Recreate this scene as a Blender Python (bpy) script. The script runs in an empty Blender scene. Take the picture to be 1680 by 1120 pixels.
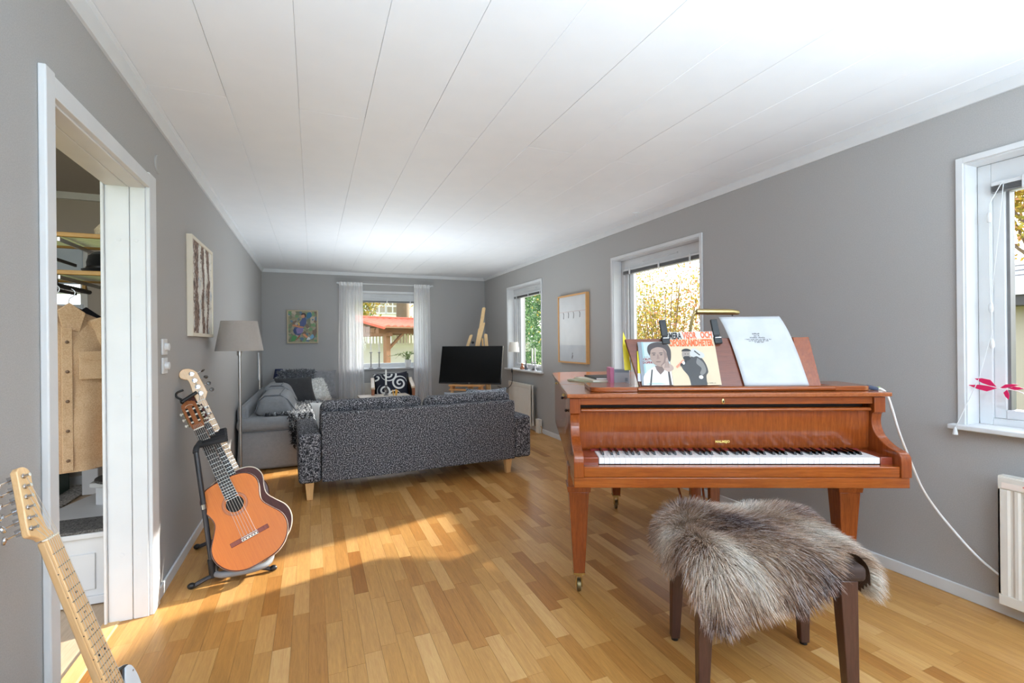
import bpy, bmesh, math, random
import numpy as np
from mathutils import Vector, Matrix
random.seed(7)
rng = np.random.default_rng(7)
PI = math.pi
SC = bpy.context.scene
COL = SC.collection

# ------------------------------------------------------------------ camera, sky, sun, exposure
HEADING = math.atan(326.5 / 780.0)
ROLL = 0.010
_s, _c = math.sin(HEADING), math.cos(HEADING)
_r, _f, _u = Vector((_c, -_s, 0)), Vector((_s, _c, 0)), Vector((0, 0, 1))
_cr, _sr = math.cos(ROLL), math.sin(ROLL)
_right = _cr * _r - _sr * _u
_up = _sr * _r + _cr * _u
cam_data = bpy.data.cameras.new('camera')
cam = bpy.data.objects.new('camera', cam_data)
COL.objects.link(cam)
m = Matrix((_right, _up, -_f)).transposed().to_4x4()
m.translation = Vector((0, 0, 1.25))
cam.matrix_world = m
cam_data.sensor_width = 36.0
cam_data.lens = 36.0 * 780.0 / 1680.0
cam_data.clip_start = 0.05
cam_data.clip_end = 300
SC.camera = cam

SUN_DIR = Vector((1.0, 0.29, 0.43)).normalized()      # towards the sun
world = bpy.data.worlds.new('sky')
SC.world = world
world.use_nodes = True
wn = world.node_tree
wn.nodes.clear()
_out = wn.nodes.new('ShaderNodeOutputWorld')
_bg = wn.nodes.new('ShaderNodeBackground')
_sky = wn.nodes.new('ShaderNodeTexSky')
_sky.sky_type = 'NISHITA'
_sky.sun_disc = False
_sky.sun_elevation = math.asin(SUN_DIR.z)
_sky.sun_rotation = math.atan2(SUN_DIR.x, SUN_DIR.y)
_sky.air_density = 1.0
_sky.dust_density = 2.0
_sky.ozone_density = 1.0
_mix = wn.nodes.new('ShaderNodeMix'); _mix.data_type = 'RGBA'
_mix.inputs[0].default_value = 0.65
_mix.inputs[7].default_value = (6.6, 6.8, 7.2, 1)       # thin bright cloud over the clear sky
wn.links.new(_sky.outputs[0], _mix.inputs[6])
wn.links.new(_mix.outputs[2], _bg.inputs[0])
_bg.inputs[1].default_value = 0.5
wn.links.new(_bg.outputs[0], _out.inputs[0])

sun_data = bpy.data.lights.new('sun', 'SUN')
sun_data.energy = 14.0
sun_data.color = (1.0, 0.94, 0.86)
sun_data.angle = math.radians(1.6)
sun = bpy.data.objects.new('sun', sun_data)
sun.rotation_euler = SUN_DIR.to_track_quat('Z', 'Y').to_euler()
COL.objects.link(sun)

def area(name, loc, target, sx, sy, power, color=(1, 1, 1)):
    d = bpy.data.lights.new(name, 'AREA')
    d.shape = 'RECTANGLE'; d.size = sx; d.size_y = sy; d.energy = power; d.color = color
    o = bpy.data.objects.new(name, d)
    o.location = loc
    o.rotation_euler = (Vector(target) - Vector(loc)).to_track_quat('-Z', 'Y').to_euler()
    COL.objects.link(o)
    return o

# added fill lamps: one aimed forward from behind the camera, two up at the ceiling
area('rear_fill_light', (0.9, -2.25, 1.45), (1.1, 4.2, 2.6), 2.2, 0.9, 18, (0.70, 0.86, 1.0)).data.spread = math.radians(80)
area('bounce_light', (0.95, -1.20, 1.10), (0.95, -0.78, 2.4), 3.2, 1.8, 150, (0.70, 0.86, 1.0)).data.spread = math.radians(125)
area('far_bounce_light', (0.95, 5.55, 0.42), (0.95, 5.4, 2.4), 1.8, 1.1, 32, (0.86, 0.94, 1.0)).data.spread = math.radians(150)  # added lamp hidden behind the tweed sofa, brightening the far ceiling
SC.view_settings.view_transform = 'Standard'
SC.view_settings.look = 'None'
SC.view_settings.gamma = 1.0
SC.view_settings.use_curve_mapping = False
SC.view_settings.exposure = 0.36
SC.cycles.use_denoising = True
SC.cycles.max_bounces = 10
SC.cycles.diffuse_bounces = 6
SC.cycles.glossy_bounces = 5
SC.cycles.transparent_max_bounces = 24
SC.cycles.sample_clamp_indirect = 6.0
SC.cycles.caustics_reflective = False
SC.cycles.caustics_refractive = False

# ------------------------------------------------------------------ colour and material helpers
def lin(v):
    v = v / 255.0
    return v / 12.92 if v <= 0.04045 else ((v + 0.055) / 1.055) ** 2.4

def rgb(r, g, b):
    return (lin(r), lin(g), lin(b), 1.0)

class NT:
    """thin wrapper: n(type, props, inputs) adds a node and links or sets its inputs"""
    def __init__(self, name):
        self.mat = bpy.data.materials.new(name)
        self.mat.use_nodes = True
        self.t = self.mat.node_tree
        self.t.nodes.clear()
        self.out = self.t.nodes.new('ShaderNodeOutputMaterial')
    def n(self, typ, props=None, **inp):
        nd = self.t.nodes.new(typ)
        for k, v in (props or {}).items():
            setattr(nd, k, v)
        for k, v in inp.items():
            key = int(k[1:]) if k[0] == 'i' and k[1:].isdigit() else k.replace('_', ' ')
            s = nd.inputs[key]
            if isinstance(v, bpy.types.NodeSocket):
                self.t.links.new(v, s)
            else:
                s.default_value = v
        return nd
    def ramp(self, fac, stops, interp='LINEAR'):
        nd = self.t.nodes.new('ShaderNodeValToRGB')
        nd.color_ramp.interpolation = interp
        el = nd.color_ramp.elements
        while len(el) > 1:
            el.remove(el[-1])
        el[0].position, el[0].color = stops[0]
        for p, c in stops[1:]:
            e = el.new(p); e.color = c
        self.t.links.new(fac, nd.inputs[0])
        return nd.outputs[0]
    def mixc(self, fac, a, b, mode='MIX'):
        nd = self.n('ShaderNodeMix', {'data_type': 'RGBA', 'blend_type': mode})
        for i, v in ((0, fac), (6, a), (7, b)):
            if isinstance(v, bpy.types.NodeSocket):
                self.t.links.new(v, nd.inputs[i])
            else:
                nd.inputs[i].default_value = v
        return nd.outputs[2]
    def math(self, op, a, b=0.0, c=0.0):
        return self.n('ShaderNodeMath', {'operation': op}, i0=a, i1=b, i2=c).outputs[0]
    def coord(self, kind='Object', scale=(1, 1, 1), rot=(0, 0, 0)):
        tc = self.n('ShaderNodeTexCoord').outputs[kind]
        return self.n('ShaderNodeMapping', None, Vector=tc, Scale=scale, Rotation=rot).outputs[0]
    def noise(self, vec, scale, detail=3.0, rough=0.5, dist=0.0):
        return self.n('ShaderNodeTexNoise', None, Vector=vec, Scale=scale, Detail=detail, Roughness=rough, Distortion=dist).outputs[0]
    def bump(self, h, strength=0.2, dist=0.002):
        return self.n('ShaderNodeBump', None, Height=h, Strength=strength, Distance=dist).outputs[0]
    def surf(self, sock):
        self.t.links.new(sock, self.out.inputs[0])
        return self.mat
    def bsdf(self, **k):
        return self.surf(self.n('ShaderNodeBsdfPrincipled', None, **k).outputs[0])

def plain(name, col, rough=0.5, metal=0.0, coat=0.0, spec=0.5):
    t = NT(name)
    v = t.noise(t.coord(), 7.0, 2)
    c = t.mixc(0.06, col, t.ramp(v, [(0.3, (0, 0, 0, 1)), (0.7, (1, 1, 1, 1))]), 'OVERLAY')
    return t.bsdf(Base_Color=c, Roughness=rough, Metallic=metal, Coat_Weight=coat, Specular_IOR_Level=spec)

def wood(name, a, b, axis='x', scale=1.0, rough=0.4, coat=0.0, stretch=14.0, contrast=(0.32, 0.68)):
    t = NT(name)
    sc = [stretch] * 3
    sc['xyz'.index(axis)] = 1.0
    v = t.coord('Object', tuple(x * scale for x in sc))
    n1 = t.noise(v, 3.0, 5, 0.6, 0.6)
    n2 = t.noise(v, 14.0, 3, 0.6, 0.3)
    f = t.math('MULTIPLY_ADD', n2, 0.4, t.math('MULTIPLY', n1, 0.6))
    c = t.ramp(f, [(contrast[0], a), (contrast[1], b)])
    return t.bsdf(Base_Color=c, Roughness=rough, Coat_Weight=coat, Coat_Roughness=0.03, Normal=t.bump(f, 0.05, 0.001))

def fabric(name, a, b, scale=300.0, rough=0.95, bump=0.5, lo=0.35, hi=0.65):
    t = NT(name)
    v = t.coord()
    n1 = t.noise(v, scale, 2, 0.6)
    n2 = t.noise(v, scale * 0.07, 3, 0.5)
    f = t.math('MULTIPLY_ADD', n2, 0.25, t.math('MULTIPLY', n1, 0.75))
    c = t.ramp(f, [(lo, a), (hi, b)])
    return t.bsdf(Base_Color=c, Roughness=rough, Specular_IOR_Level=0.15, Sheen_Weight=0.15, Normal=t.bump(n1, bump, 0.002))

def vcol(name, attr='tone', rough=0.8, spec=0.3, transl=0.0):
    t = NT(name)
    c = t.n('ShaderNodeAttribute', {'attribute_name': attr}).outputs[0]
    p = t.n('ShaderNodeBsdfPrincipled', None, Base_Color=c, Roughness=rough, Specular_IOR_Level=spec)
    if transl:
        tr = t.n('ShaderNodeBsdfTranslucent', None, Color=c)
        return t.surf(t.n('ShaderNodeMixShader', None, i0=transl, i1=p.outputs[0], i2=tr.outputs[0]).outputs[0])
    return t.surf(p.outputs[0])

# ------------------------------------------------------------------ mesh helpers
class MB:
    def __init__(self):
        self.v, self.f = [], []
    def add(self, vs, fs):
        o = len(self.v)
        self.v += [tuple(p) for p in vs]
        self.f += [tuple(i + o for i in f) for f in fs]
        return self
    def box(self, x0, x1, y0, y1, z0, z1, M=None):
        vs = [(x, y, z) for z in (z0, z1) for y in (y0, y1) for x in (x0, x1)]
        if M is not None:
            vs = [M @ Vector(p) for p in vs]
        return self.add(vs, [(0, 2, 3, 1), (4, 5, 7, 6), (0, 1, 5, 4), (2, 6, 7, 3), (0, 4, 6, 2), (1, 3, 7, 5)])
    def cbox(self, c, s, M=None):
        return self.box(c[0] - s[0] / 2, c[0] + s[0] / 2, c[1] - s[1] / 2, c[1] + s[1] / 2, c[2] - s[2] / 2, c[2] + s[2] / 2, M)
    def taper(self, c0, s0, c1, s1):
        """box whose bottom (centre c0, size s0) and top (c1, s1) differ"""
        vs = []
        for c, s in ((c0, s0), (c1, s1)):
            vs += [(c[0] + i * s[0] / 2, c[1] + j * s[1] / 2, c[2]) for j in (-1, 1) for i in (-1, 1)]
        return self.add(vs, [(0, 2, 3, 1), (4, 5, 7, 6), (0, 1, 5, 4), (2, 6, 7, 3), (0, 4, 6, 2), (1, 3, 7, 5)])
    def prism(self, poly, a, b, axis='z', holes=None):
        """polygon in the plane across axis, from a to b"""
        def P(p, h):
            if axis == 'z': return (p[0], p[1], h)
            if axis == 'y': return (p[0], h, p[1])
            return (h, p[0], p[1])
        n = len(poly)
        vs = [P(p, a) for p in poly] + [P(p, b) for p in poly]
        fs = [tuple(range(n))[::-1], tuple(range(n, 2 * n))]
        fs += [(i, (i + 1) % n, n + (i + 1) % n, n + i) for i in range(n)]
        return self.add(vs, fs)
    def tube(self, pts, r, n=10, caps=True):
        pts = [Vector(p) for p in pts]
        rr = r if isinstance(r, (list, tuple)) else [r] * len(pts)
        prev = None
        vs, fs = [], []
        for i, p in enumerate(pts):
            d = (pts[min(i + 1, len(pts) - 1)] - pts[max(i - 1, 0)]).normalized()
            if prev is None:
                x = d.orthogonal().normalized()
            else:
                x = (prev - d * prev.dot(d)).normalized()
            prev = x
            y = d.cross(x)
            for k in range(n):
                a = 2 * PI * k / n
                vs.append(p + (x * math.cos(a) + y * math.sin(a)) * rr[i])
        for i in range(len(pts) - 1):
            for k in range(n):
                fs.append((i * n + k, i * n + (k + 1) % n, (i + 1) * n + (k + 1) % n, (i + 1) * n + k))
        if caps:
            fs.append(tuple(range(n))[::-1]); fs.append(tuple(range((len(pts) - 1) * n, len(pts) * n)))
        return self.add(vs, fs)
    def lathe(self, prof, n=20, c=(0, 0, 0), M=None):
        vs, fs = [], []
        for r, z in prof:
            for k in range(n):
                a = 2 * PI * k / n
                p = Vector((r * math.cos(a), r * math.sin(a), z))
                vs.append((M @ p if M is not None else p) + Vector(c))
        for i in range(len(prof) - 1):
            for k in range(n):
                fs.append((i * n + k, i * n + (k + 1) % n, (i + 1) * n + (k + 1) % n, (i + 1) * n + k))
        fs.append(tuple(range(n))[::-1]); fs.append(tuple(range((len(prof) - 1) * n, len(prof) * n)))
        return self.add(vs, fs)
    def ball(self, c, r, n=10, m=7):
        r = r if isinstance(r, (tuple, list)) else (r, r, r)
        vs, fs = [], []
        for j in range(m + 1):
            th = PI * j / m
            for k in range(n):
                a = 2 * PI * k / n
                vs.append((c[0] + r[0] * math.sin(th) * math.cos(a), c[1] + r[1] * math.sin(th) * math.sin(a), c[2] + r[2] * math.cos(th)))
        for j in range(m):
            for k in range(n):
                fs.append((j * n + k, (j + 1) * n + k, (j + 1) * n + (k + 1) % n, j * n + (k + 1) % n))
        return self.add(vs, fs)
    def grid(self, fn, nu, nv, closed_u=False):
        vs = [fn(i / nu, j / nv) for j in range(nv + 1) for i in range(nu + 1)]
        fs = [(j * (nu + 1) + i, j * (nu + 1) + i + 1, (j + 1) * (nu + 1) + i + 1, (j + 1) * (nu + 1) + i) for j in range(nv) for i in range(nu)]
        return self.add(vs, fs)
    def quad(self, a, b, c, d):
        return self.add([a, b, c, d], [(0, 1, 2, 3)])
    def mesh(self, name, mat, smooth=35, recalc=True, weld=False):
        me = bpy.data.meshes.new(name)
        me.from_pydata(self.v, [], self.f)
        if recalc or weld:
            bm = bmesh.new(); bm.from_mesh(me)
            if weld:
                bmesh.ops.remove_doubles(bm, verts=bm.verts, dist=1e-5)
            bmesh.ops.recalc_face_normals(bm, faces=bm.faces)
            bm.to_mesh(me); bm.free()
        if mat is not None:
            me.materials.append(mat)
        if smooth:
            me.polygons.foreach_set('use_smooth', [True] * len(me.polygons))
            me.set_sharp_from_angle(angle=math.radians(smooth))
        me.update()
        return me

def link(name, me, parent=None, loc=(0, 0, 0), rot=(0, 0, 0)):
    o = bpy.data.objects.new(name, me)
    o.location = loc; o.rotation_euler = rot
    if parent is not None:
        o.parent = parent
    COL.objects.link(o)
    return o

def obj(name, mb, mat, parent=None, bevel=0.0, seg=2, smooth=35, sub=0, solid=0.0, weld=False, loc=(0, 0, 0), rot=(0, 0, 0), recalc=True):
    o = link(name, mb.mesh(name, mat, smooth, recalc, weld), parent, loc, rot)
    if solid:
        md = o.modifiers.new('solid', 'SOLIDIFY'); md.thickness = solid; md.offset = 0
    if bevel:
        md = o.modifiers.new('bevel', 'BEVEL'); md.width = bevel; md.segments = seg; md.limit_method = 'ANGLE'
        md.angle_limit = math.radians(40); md.harden_normals = False
    if sub:
        md = o.modifiers.new('sub', 'SUBSURF'); md.levels = sub; md.render_levels = sub
    return o

def tag(o, label, cat, group=None, kind=None):
    o['label'] = label; o['category'] = cat
    if group: o['group'] = group
    if kind: o['kind'] = kind
    return o

def thing(name, label, cat, loc=(0, 0, 0), rotz=0.0, group=None):
    o = bpy.data.objects.new(name, None)
    o.empty_display_size = 0.1
    o.location = loc; o.rotation_euler = (0, 0, rotz)
    COL.objects.link(o)
    return tag(o, label, cat, group)

def struct(o):
    o['kind'] = 'structure'
    return o

def setting(name, loc=(0, 0, 0), rotz=0.0):
    o = bpy.data.objects.new(name, None)
    o.location = loc; o.rotation_euler = (0, 0, rotz)
    COL.objects.link(o)
    return struct(o)

def dup(root, loc=None, rotz=None, label=None, group=None):
    def cp(o, par):
        c = o.copy(); COL.objects.link(c); c.parent = par
        for ch in o.children:
            cp(ch, c)
        return c
    r = cp(root, None)
    if loc is not None: r.location = loc
    if rotz is not None: r.rotation_euler = (0, 0, rotz)
    if label: r['label'] = label
    if group: r['group'] = group
    return r

def text_mesh(body, size, mat, sx=1.0, bold=0.0, extrude=0.0003, align='CENTER'):
    cu = bpy.data.curves.new('lettering', 'FONT')
    cu.body = body; cu.size = size; cu.align_x = align; cu.align_y = 'CENTER'
    cu.extrude = extrude; cu.offset = bold; cu.resolution_u = 2
    o = bpy.data.objects.new('lettering', cu)
    COL.objects.link(o)
    dg = bpy.context.evaluated_depsgraph_get()
    me = bpy.data.meshes.new_from_object(o.evaluated_get(dg))
    bpy.data.objects.remove(o)
    for v in me.vertices:
        v.co.x *= sx
    me.materials.clear(); me.materials.append(mat)
    return me

def print_marks(widths, size, mat, seed=1):
    """a line of illegibly small print: word-long groups of tiny upright marks, centred"""
    r_ = random.Random(seed); mb = MB()
    x = 0.0
    for n in widths:
        for k in range(n):
            w = size * r_.uniform(0.22, 0.42); h = size * r_.choice((0.45, 0.5, 0.7))
            mb.box(x, x + w * 0.7, -size * 0.25, -size * 0.25 + h, 0, 0.0002)
            x += w * 1.25
        x += size * 0.45
    mb.v = [(p[0] - x / 2, p[1], p[2]) for p in mb.v]
    return mb.mesh('print_marks', mat, 0)

def puff(w, d, h, nu=14, nv=14, pinch=0.10, power=2.6):
    """closed cushion shape, w x d with thickness h, centred, lying in xy"""
    mb = MB()
    def fn(sign):
        def g(u, v):
            x, y = 2 * u - 1, 2 * v - 1
            k = max(0.0, (1 - abs(x) ** power) * (1 - abs(y) ** power)) ** 0.5
            pin = 1 - pinch * (1 - abs(x * y)) * (x * x * y * y + (x * x + y * y) * 0.5 * (1 if max(abs(x), abs(y)) > .0 else 0))
            return (x * w / 2 * (1 - pinch * (1 - x * x) * 0 - pinch * (1 - y * y) * abs(x) ** 6), y * d / 2 * (1 - pinch * (1 - x * x) * abs(y) ** 6), sign * (h / 2 * k + 0.002))
        return g
    mb.grid(fn(1), nu, nv); mb.grid(fn(-1), nu, nv)
    return mb

def frame_matrix(origin, xa, ya, za):
    M = Matrix((xa, ya, za)).transposed().to_4x4()
    M.translation = Vector(origin)
    return M

# ------------------------------------------------------------------ shared materials
M = {}
def wall_paint(name, col):
    t = NT(name)
    v = t.coord('Object')
    n = t.noise(v, 260.0, 2, 0.7)
    n2 = t.noise(v, 1.3, 2)
    c = t.mixc(0.08, col, t.ramp(n, [(0.3, (0, 0, 0, 1)), (0.7, (1, 1, 1, 1))]), 'OVERLAY')
    return t.bsdf(Base_Color=c, Roughness=0.62, Specular_IOR_Level=0.35, Normal=t.bump(n, 0.12, 0.001))
M['wall'] = wall_paint('grey_wall_paint', rgb(171, 170, 169))
M['white'] = plain('white_gloss_paint', rgb(214, 216, 218), 0.45)
M['ceil'] = plain('white_ceiling_paint', rgb(232, 236, 240), 0.55)
M['hallwall'] = wall_paint('hall_wall_paint', rgb(176, 168, 160))
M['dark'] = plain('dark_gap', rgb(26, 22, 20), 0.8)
M['black'] = plain('black_plastic', rgb(24, 24, 26), 0.4)
M['chrome'] = plain('chrome', rgb(205, 205, 208), 0.15, 1.0)
M['steel'] = plain('brushed_steel', rgb(190, 188, 184), 0.32, 1.0)
M['brass'] = plain('brass', rgb(196, 168, 104), 0.25, 1.0)
M['slatgrey'] = plain('grey_blind_metal', rgb(128, 128, 130), 0.35, 0.4)
def glass_mat():
    t = NT('window_glass')
    g = t.n('ShaderNodeNewGeometry')
    dt = t.math('ABSOLUTE', t.n('ShaderNodeVectorMath', {'operation': 'DOT_PRODUCT'}, i0=g.outputs['Normal'], i1=g.outputs['Incoming']).outputs['Value'])
    fr = t.math('MULTIPLY_ADD', t.math('POWER', t.math('SUBTRACT', 1.0, dt), 5.0), 0.6, 0.008)
    tr = t.n('ShaderNodeBsdfTransparent', None, Color=(0.97, 0.98, 0.98, 1))
    gl = t.n('ShaderNodeBsdfGlossy', None, Color=(1, 1, 1, 1), Roughness=0.0)
    return t.surf(t.n('ShaderNodeMixShader', None, i0=fr, i1=tr.outputs[0], i2=gl.outputs[0]).outputs[0])
M['glass'] = glass_mat()
# ------------------------------------------------------------------ room shell
XL, XR, YF, YB, HC = -0.712, 2.865, 8.10, -2.4, 2.39
WT = 0.30
WIN_Y = (0.05, 2.92, 5.79)
WW, WZ0, WZ1 = 1.21, 0.83, 2.08

# right wall with three window holes
mb = MB()
edges = [YB]
for y in WIN_Y: edges += [y, y + WW]
edges.append(YF + WT)
for i in range(0, len(edges), 2):
    mb.box(XR, XR + WT, edges[i], edges[i + 1], 0, HC)
for y in WIN_Y:
    mb.box(XR, XR + WT, y, y + WW, 0, WZ0); mb.box(XR, XR + WT, y, y + WW, WZ1, HC)
struct(obj('wall_right', mb, M['wall']))
LT = 0.135
# far wall with one window hole
FX0, FX1 = 0.53, 1.73
mb = MB()
mb.box(XL - LT, FX0, YF, YF + WT, 0, HC); mb.box(FX1, XR, YF, YF + WT, 0, HC)
mb.box(FX0, FX1, YF, YF + WT, 0, WZ0); mb.box(FX0, FX1, YF, YF + WT, WZ1, HC)
struct(obj('wall_far', mb, M['wall']))
# left wall with the door opening
DY0, DY1, DZ, LT = 1.804, 2.685, 1.985, 0.135
DY0_, DY1_ = DY0, DY1
mb = MB()
mb.box(XL - LT, XL, YB, DY0, 0, HC); mb.box(XL - LT, XL, DY1, YF, 0, HC); mb.box(XL - LT, XL, DY0, DY1, DZ, HC)
struct(obj('wall_left', mb, M['wall']))
# wall behind the camera, with one wide window (out of frame)
mb = MB().box(XL - LT, 0.3, YB - 0.25, YB, 0, HC).box(2.1, XR + WT, YB - 0.25, YB, 0, HC).box(0.3, 2.1, YB - 0.25, YB, 0, 0.85).box(0.3, 2.1, YB - 0.25, YB, 2.08, HC)
struct(obj('wall_back', mb, M['wall']))

# floor: oak strips over a dark base
def oak(name, use_attr):
    t = NT(name)
    if use_attr:
        tone = t.n('ShaderNodeAttribute', {'attribute_name': 'tone'}).outputs[2]
    else:
        tone = t.n('ShaderNodeObjectInfo').outputs[5] if False else t.n('ShaderNodeObjectInfo').outputs['Random']
    geo = t.n('ShaderNodeNewGeometry').outputs['Position']
    off = t.n('ShaderNodeCombineXYZ', None, X=t.math('MULTIPLY', tone, 37.0), Y=t.math('MULTIPLY', tone, 91.0), Z=0.0).outputs[0]
    v = t.n('ShaderNodeVectorMath', {'operation': 'ADD'}, i0=geo, i1=off).outputs[0]
    v = t.n('ShaderNodeMapping', None, Vector=v, Scale=(26, 1.6, 1)).outputs[0]
    g1 = t.noise(v, 1.6, 6, 0.65, 1.2)
    g2 = t.noise(v, 9.0, 4, 0.7, 0.3)
    base = t.ramp(tone, [(0.0, rgb(164, 108, 52)), (0.12, rgb(182, 127, 66)), (0.45, rgb(193, 142, 79)), (0.8, rgb(203, 154, 92)), (1.0, rgb(214, 169, 109))])
    g = t.ramp(t.math('MULTIPLY_ADD', g2, 0.45, t.math('MULTIPLY', g1, 0.55)), [(0.3, (0.22, 0.22, 0.22, 1)), (0.72, (0.72, 0.72, 0.72, 1))])
    c = t.mixc(0.55, base, g, 'OVERLAY')
    return t.bsdf(Base_Color=c, Roughness=0.32, Specular_IOR_Level=0.24, Coat_Weight=0.0, Coat_Roughness=0.2, Normal=t.bump(g2, 0.05, 0.0006))
M['oak'] = oak('oak_strip', False)
M['oakfar'] = oak('oak_strip_far', True)
fl_root = struct(obj('floor', MB().box(XL - LT, XR, YB, YF, -0.12, -0.004), plain('floor_gap', rgb(96, 62, 34), 0.6)))
SW, GAP = 0.0685, 0.0007
strips = []
x = XL
while x < XR - 0.001:
    x1 = min(x + SW, XR)
    y = YB - random.random() * 0.4
    while y < YF:
        L = random.choice((0.28, 0.36, 0.42, 0.48, 0.55)) + random.uniform(-0.03, 0.03)
        a, b = max(y, YB), min(y + L, YF)
        if b - a > 0.02:
            strips.append((x, x1, a, b))
        y += L
    x = x1
for i in range(2):
    x0 = XL - LT + i * LT / 2
    y = DY0_ - random.random() * 0.3
    while y < DY1_:
        L = random.uniform(0.3, 0.55)
        a, b = max(y, DY0_), min(y + L, DY1_)
        if b - a > 0.02: strips.append((x0, x0 + LT / 2, a, b))
        y += L
def vis_key(s):
    cx, cy = (s[0] + s[1]) / 2, (s[2] + s[3]) / 2
    t = cx * _s + cy * _c
    if t < 0.9: return 99
    u = (cx * _c - cy * _s) / t; w = 1.25 / t
    if abs(u) > 1.10 or w > 0.76: return 50 + t
    return t
strips.sort(key=vis_key)
unit = MB().box(-0.5, 0.5, -0.5, 0.5, -0.01, 0.0).mesh('floor_strip', M['oak'], 0)
for s in strips[:300]:
    o = link('floor_strip', unit, fl_root, ((s[0] + s[1]) / 2, (s[2] + s[3]) / 2, random.uniform(-0.0003, 0.0003)))
    o.scale = (s[1] - s[0] - GAP, s[3] - s[2] - GAP, 1)
mb = MB(); tones = []
for s in strips[300:]:
    mb.box(s[0] + GAP / 2, s[1] - GAP / 2, s[2] + GAP / 2, s[3] - GAP / 2, -0.01, 0.0); tones += [random.random()] * 6
o = obj('floor_strips', mb, M['oakfar'], fl_root, smooth=0, recalc=False)
at = o.data.attributes.new('tone', 'FLOAT_COLOR', 'FACE')
at.data.foreach_set('color', [v for tn in tones for v in (tn, tn, tn, 1)])
o['kind'] = 'stuff'

# ceiling of long painted boards
ce_root = struct(obj('ceiling', MB().box(XL - LT, XR + WT, YB - 0.25, YF + WT, HC + 0.004, HC + 0.10), plain('ceiling_gap', rgb(225, 225, 224), 0.8)))
PW = 0.3055
x = XL - 0.2565
k = 0
while x < XR:
    x0, x1 = max(x, XL), min(x + PW, XR)
    y = (2.53 if k % 2 == 1 else 0.63) - 7.6
    while y < YF:
        a, b = max(y, YB), min(y + 3.8, YF)
        if b - a > 0.05 and x1 - x0 > 0.01:
            obj('ceiling_panel', MB().box(x0 + 0.0006, x1 - 0.0006, a + 0.0003, b - 0.0003, HC, HC + 0.006), M['ceil'], ce_root, bevel=0.0011, seg=1)
        y += 3.8
    x += PW; k += 1

# crown mouldings, skirting boards
def crown(name, pts_len, M4):
    mb = MB().prism([(0, 0), (0.030, 0), (0.030, -0.008), (0.012, -0.048), (0, -0.048)], 0, pts_len, 'x')
    o = obj(name, mb, M['white']); o.matrix_world = M4
    return struct(o)
# prism along local x; profile y = out from the wall, z = down from the ceiling
crown('trim_1', YF - YB, frame_matrix((XL, YB, HC), (0, 1, 0), (1, 0, 0), (0, 0, 1)))
crown('trim_2', YF - YB, frame_matrix((XR, YF, HC), (0, -1, 0), (-1, 0, 0), (0, 0, 1)))
crown('trim_3', XR - XL, frame_matrix((XL, YF, HC), (1, 0, 0), (0, -1, 0), (0, 0, 1)))
def base(name, x0, x1, y0, y1):
    return struct(obj(name, MB().box(x0, x1, y0, y1, 0, 0.062), M['white'], bevel=0.004))
base('baseboard_left', XL, XL + 0.012, 2.782, YF)
base('baseboard_left', XL, XL + 0.012, YB, 1.75)
base('baseboard_right', XR - 0.012, XR, YB, YF)
base('baseboard_far', XL, XR, YF - 0.012, YF)

# ------------------------------------------------------------------ windows
def window(n, loc, rotz, w):
    r = setting('window_%d' % n, loc, rotz)
    h = w / 2
    W = M['white']
    for a, b, c, d in ((-h - 0.022, -h + 0.006, WZ0 - 0.0, WZ1 + 0.022), (h - 0.006, h + 0.022, WZ0, WZ1 + 0.022), (-h + 0.006, h - 0.006, WZ1 - 0.006, WZ1 + 0.022)):
        obj('casing', MB().box(a, b, -0.012, 0.0, c, d), W, r, bevel=0.002)
    for a, b, c, d in ((-h, -h + 0.012, WZ0, WZ1), (h - 0.012, h, WZ0, WZ1), (-h + 0.012, h - 0.012, WZ1 - 0.012, WZ1)):
        obj('reveal', MB().box(a, b, 0.0, 0.10, c, d), W, r)
    a = h - 0.012
    f = 0.050
    for x0, x1, c, d in ((-a, -a + f, WZ0, WZ1 - 0.012), (a - f, a, WZ0, WZ1 - 0.012), (-a + f, a - f, WZ1 - 0.107, WZ1 - 0.012), (-a + f, a - f, WZ0, WZ0 + 0.035)):
        obj('frame', MB().box(x0, x1, 0.10, 0.24, c, d), W, r, bevel=0.003)
    b = a - f
    s = 0.042
    t0, t1 = WZ0 + 0.035, WZ1 - 0.107
    for x0, x1, c, d in ((-b, -b + s, t0, t1), (b - s, b, t0, t1), (-b + s, b - s, t1 - s, t1), (-b + s, b - s, t0, t0 + s)):
        obj('sash', MB().box(x0, x1, 0.115, 0.185, c, d), W, r, bevel=0.003)
    obj('glazing_bead', MB().box(-b + s, -b + s + 0.012, 0.13, 0.175, t0 + s, t1 - s).box(b - s - 0.012, b - s, 0.13, 0.175, t0 + s, t1 - s), M['slatgrey'], r)
    obj('pane', MB().box(-b + s, b - s, 0.150, 0.154, t0 + s, t1 - s), M['glass'], r)
    obj('vent_slot', MB().box(-0.24, 0.24, 0.088, 0.10, WZ1 - 0.066, WZ1 - 0.056), W, r, bevel=0.002)
    obj('sill', MB().box(-h - 0.045, h + 0.045, -0.055, 0.0, WZ0 - 0.019, WZ0 + 0.004).box(-h + 0.012, h - 0.012, 0.0, 0.10, WZ0 - 0.019, WZ0 + 0.004), W, r, bevel=0.005, seg=3)
    return r
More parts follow.
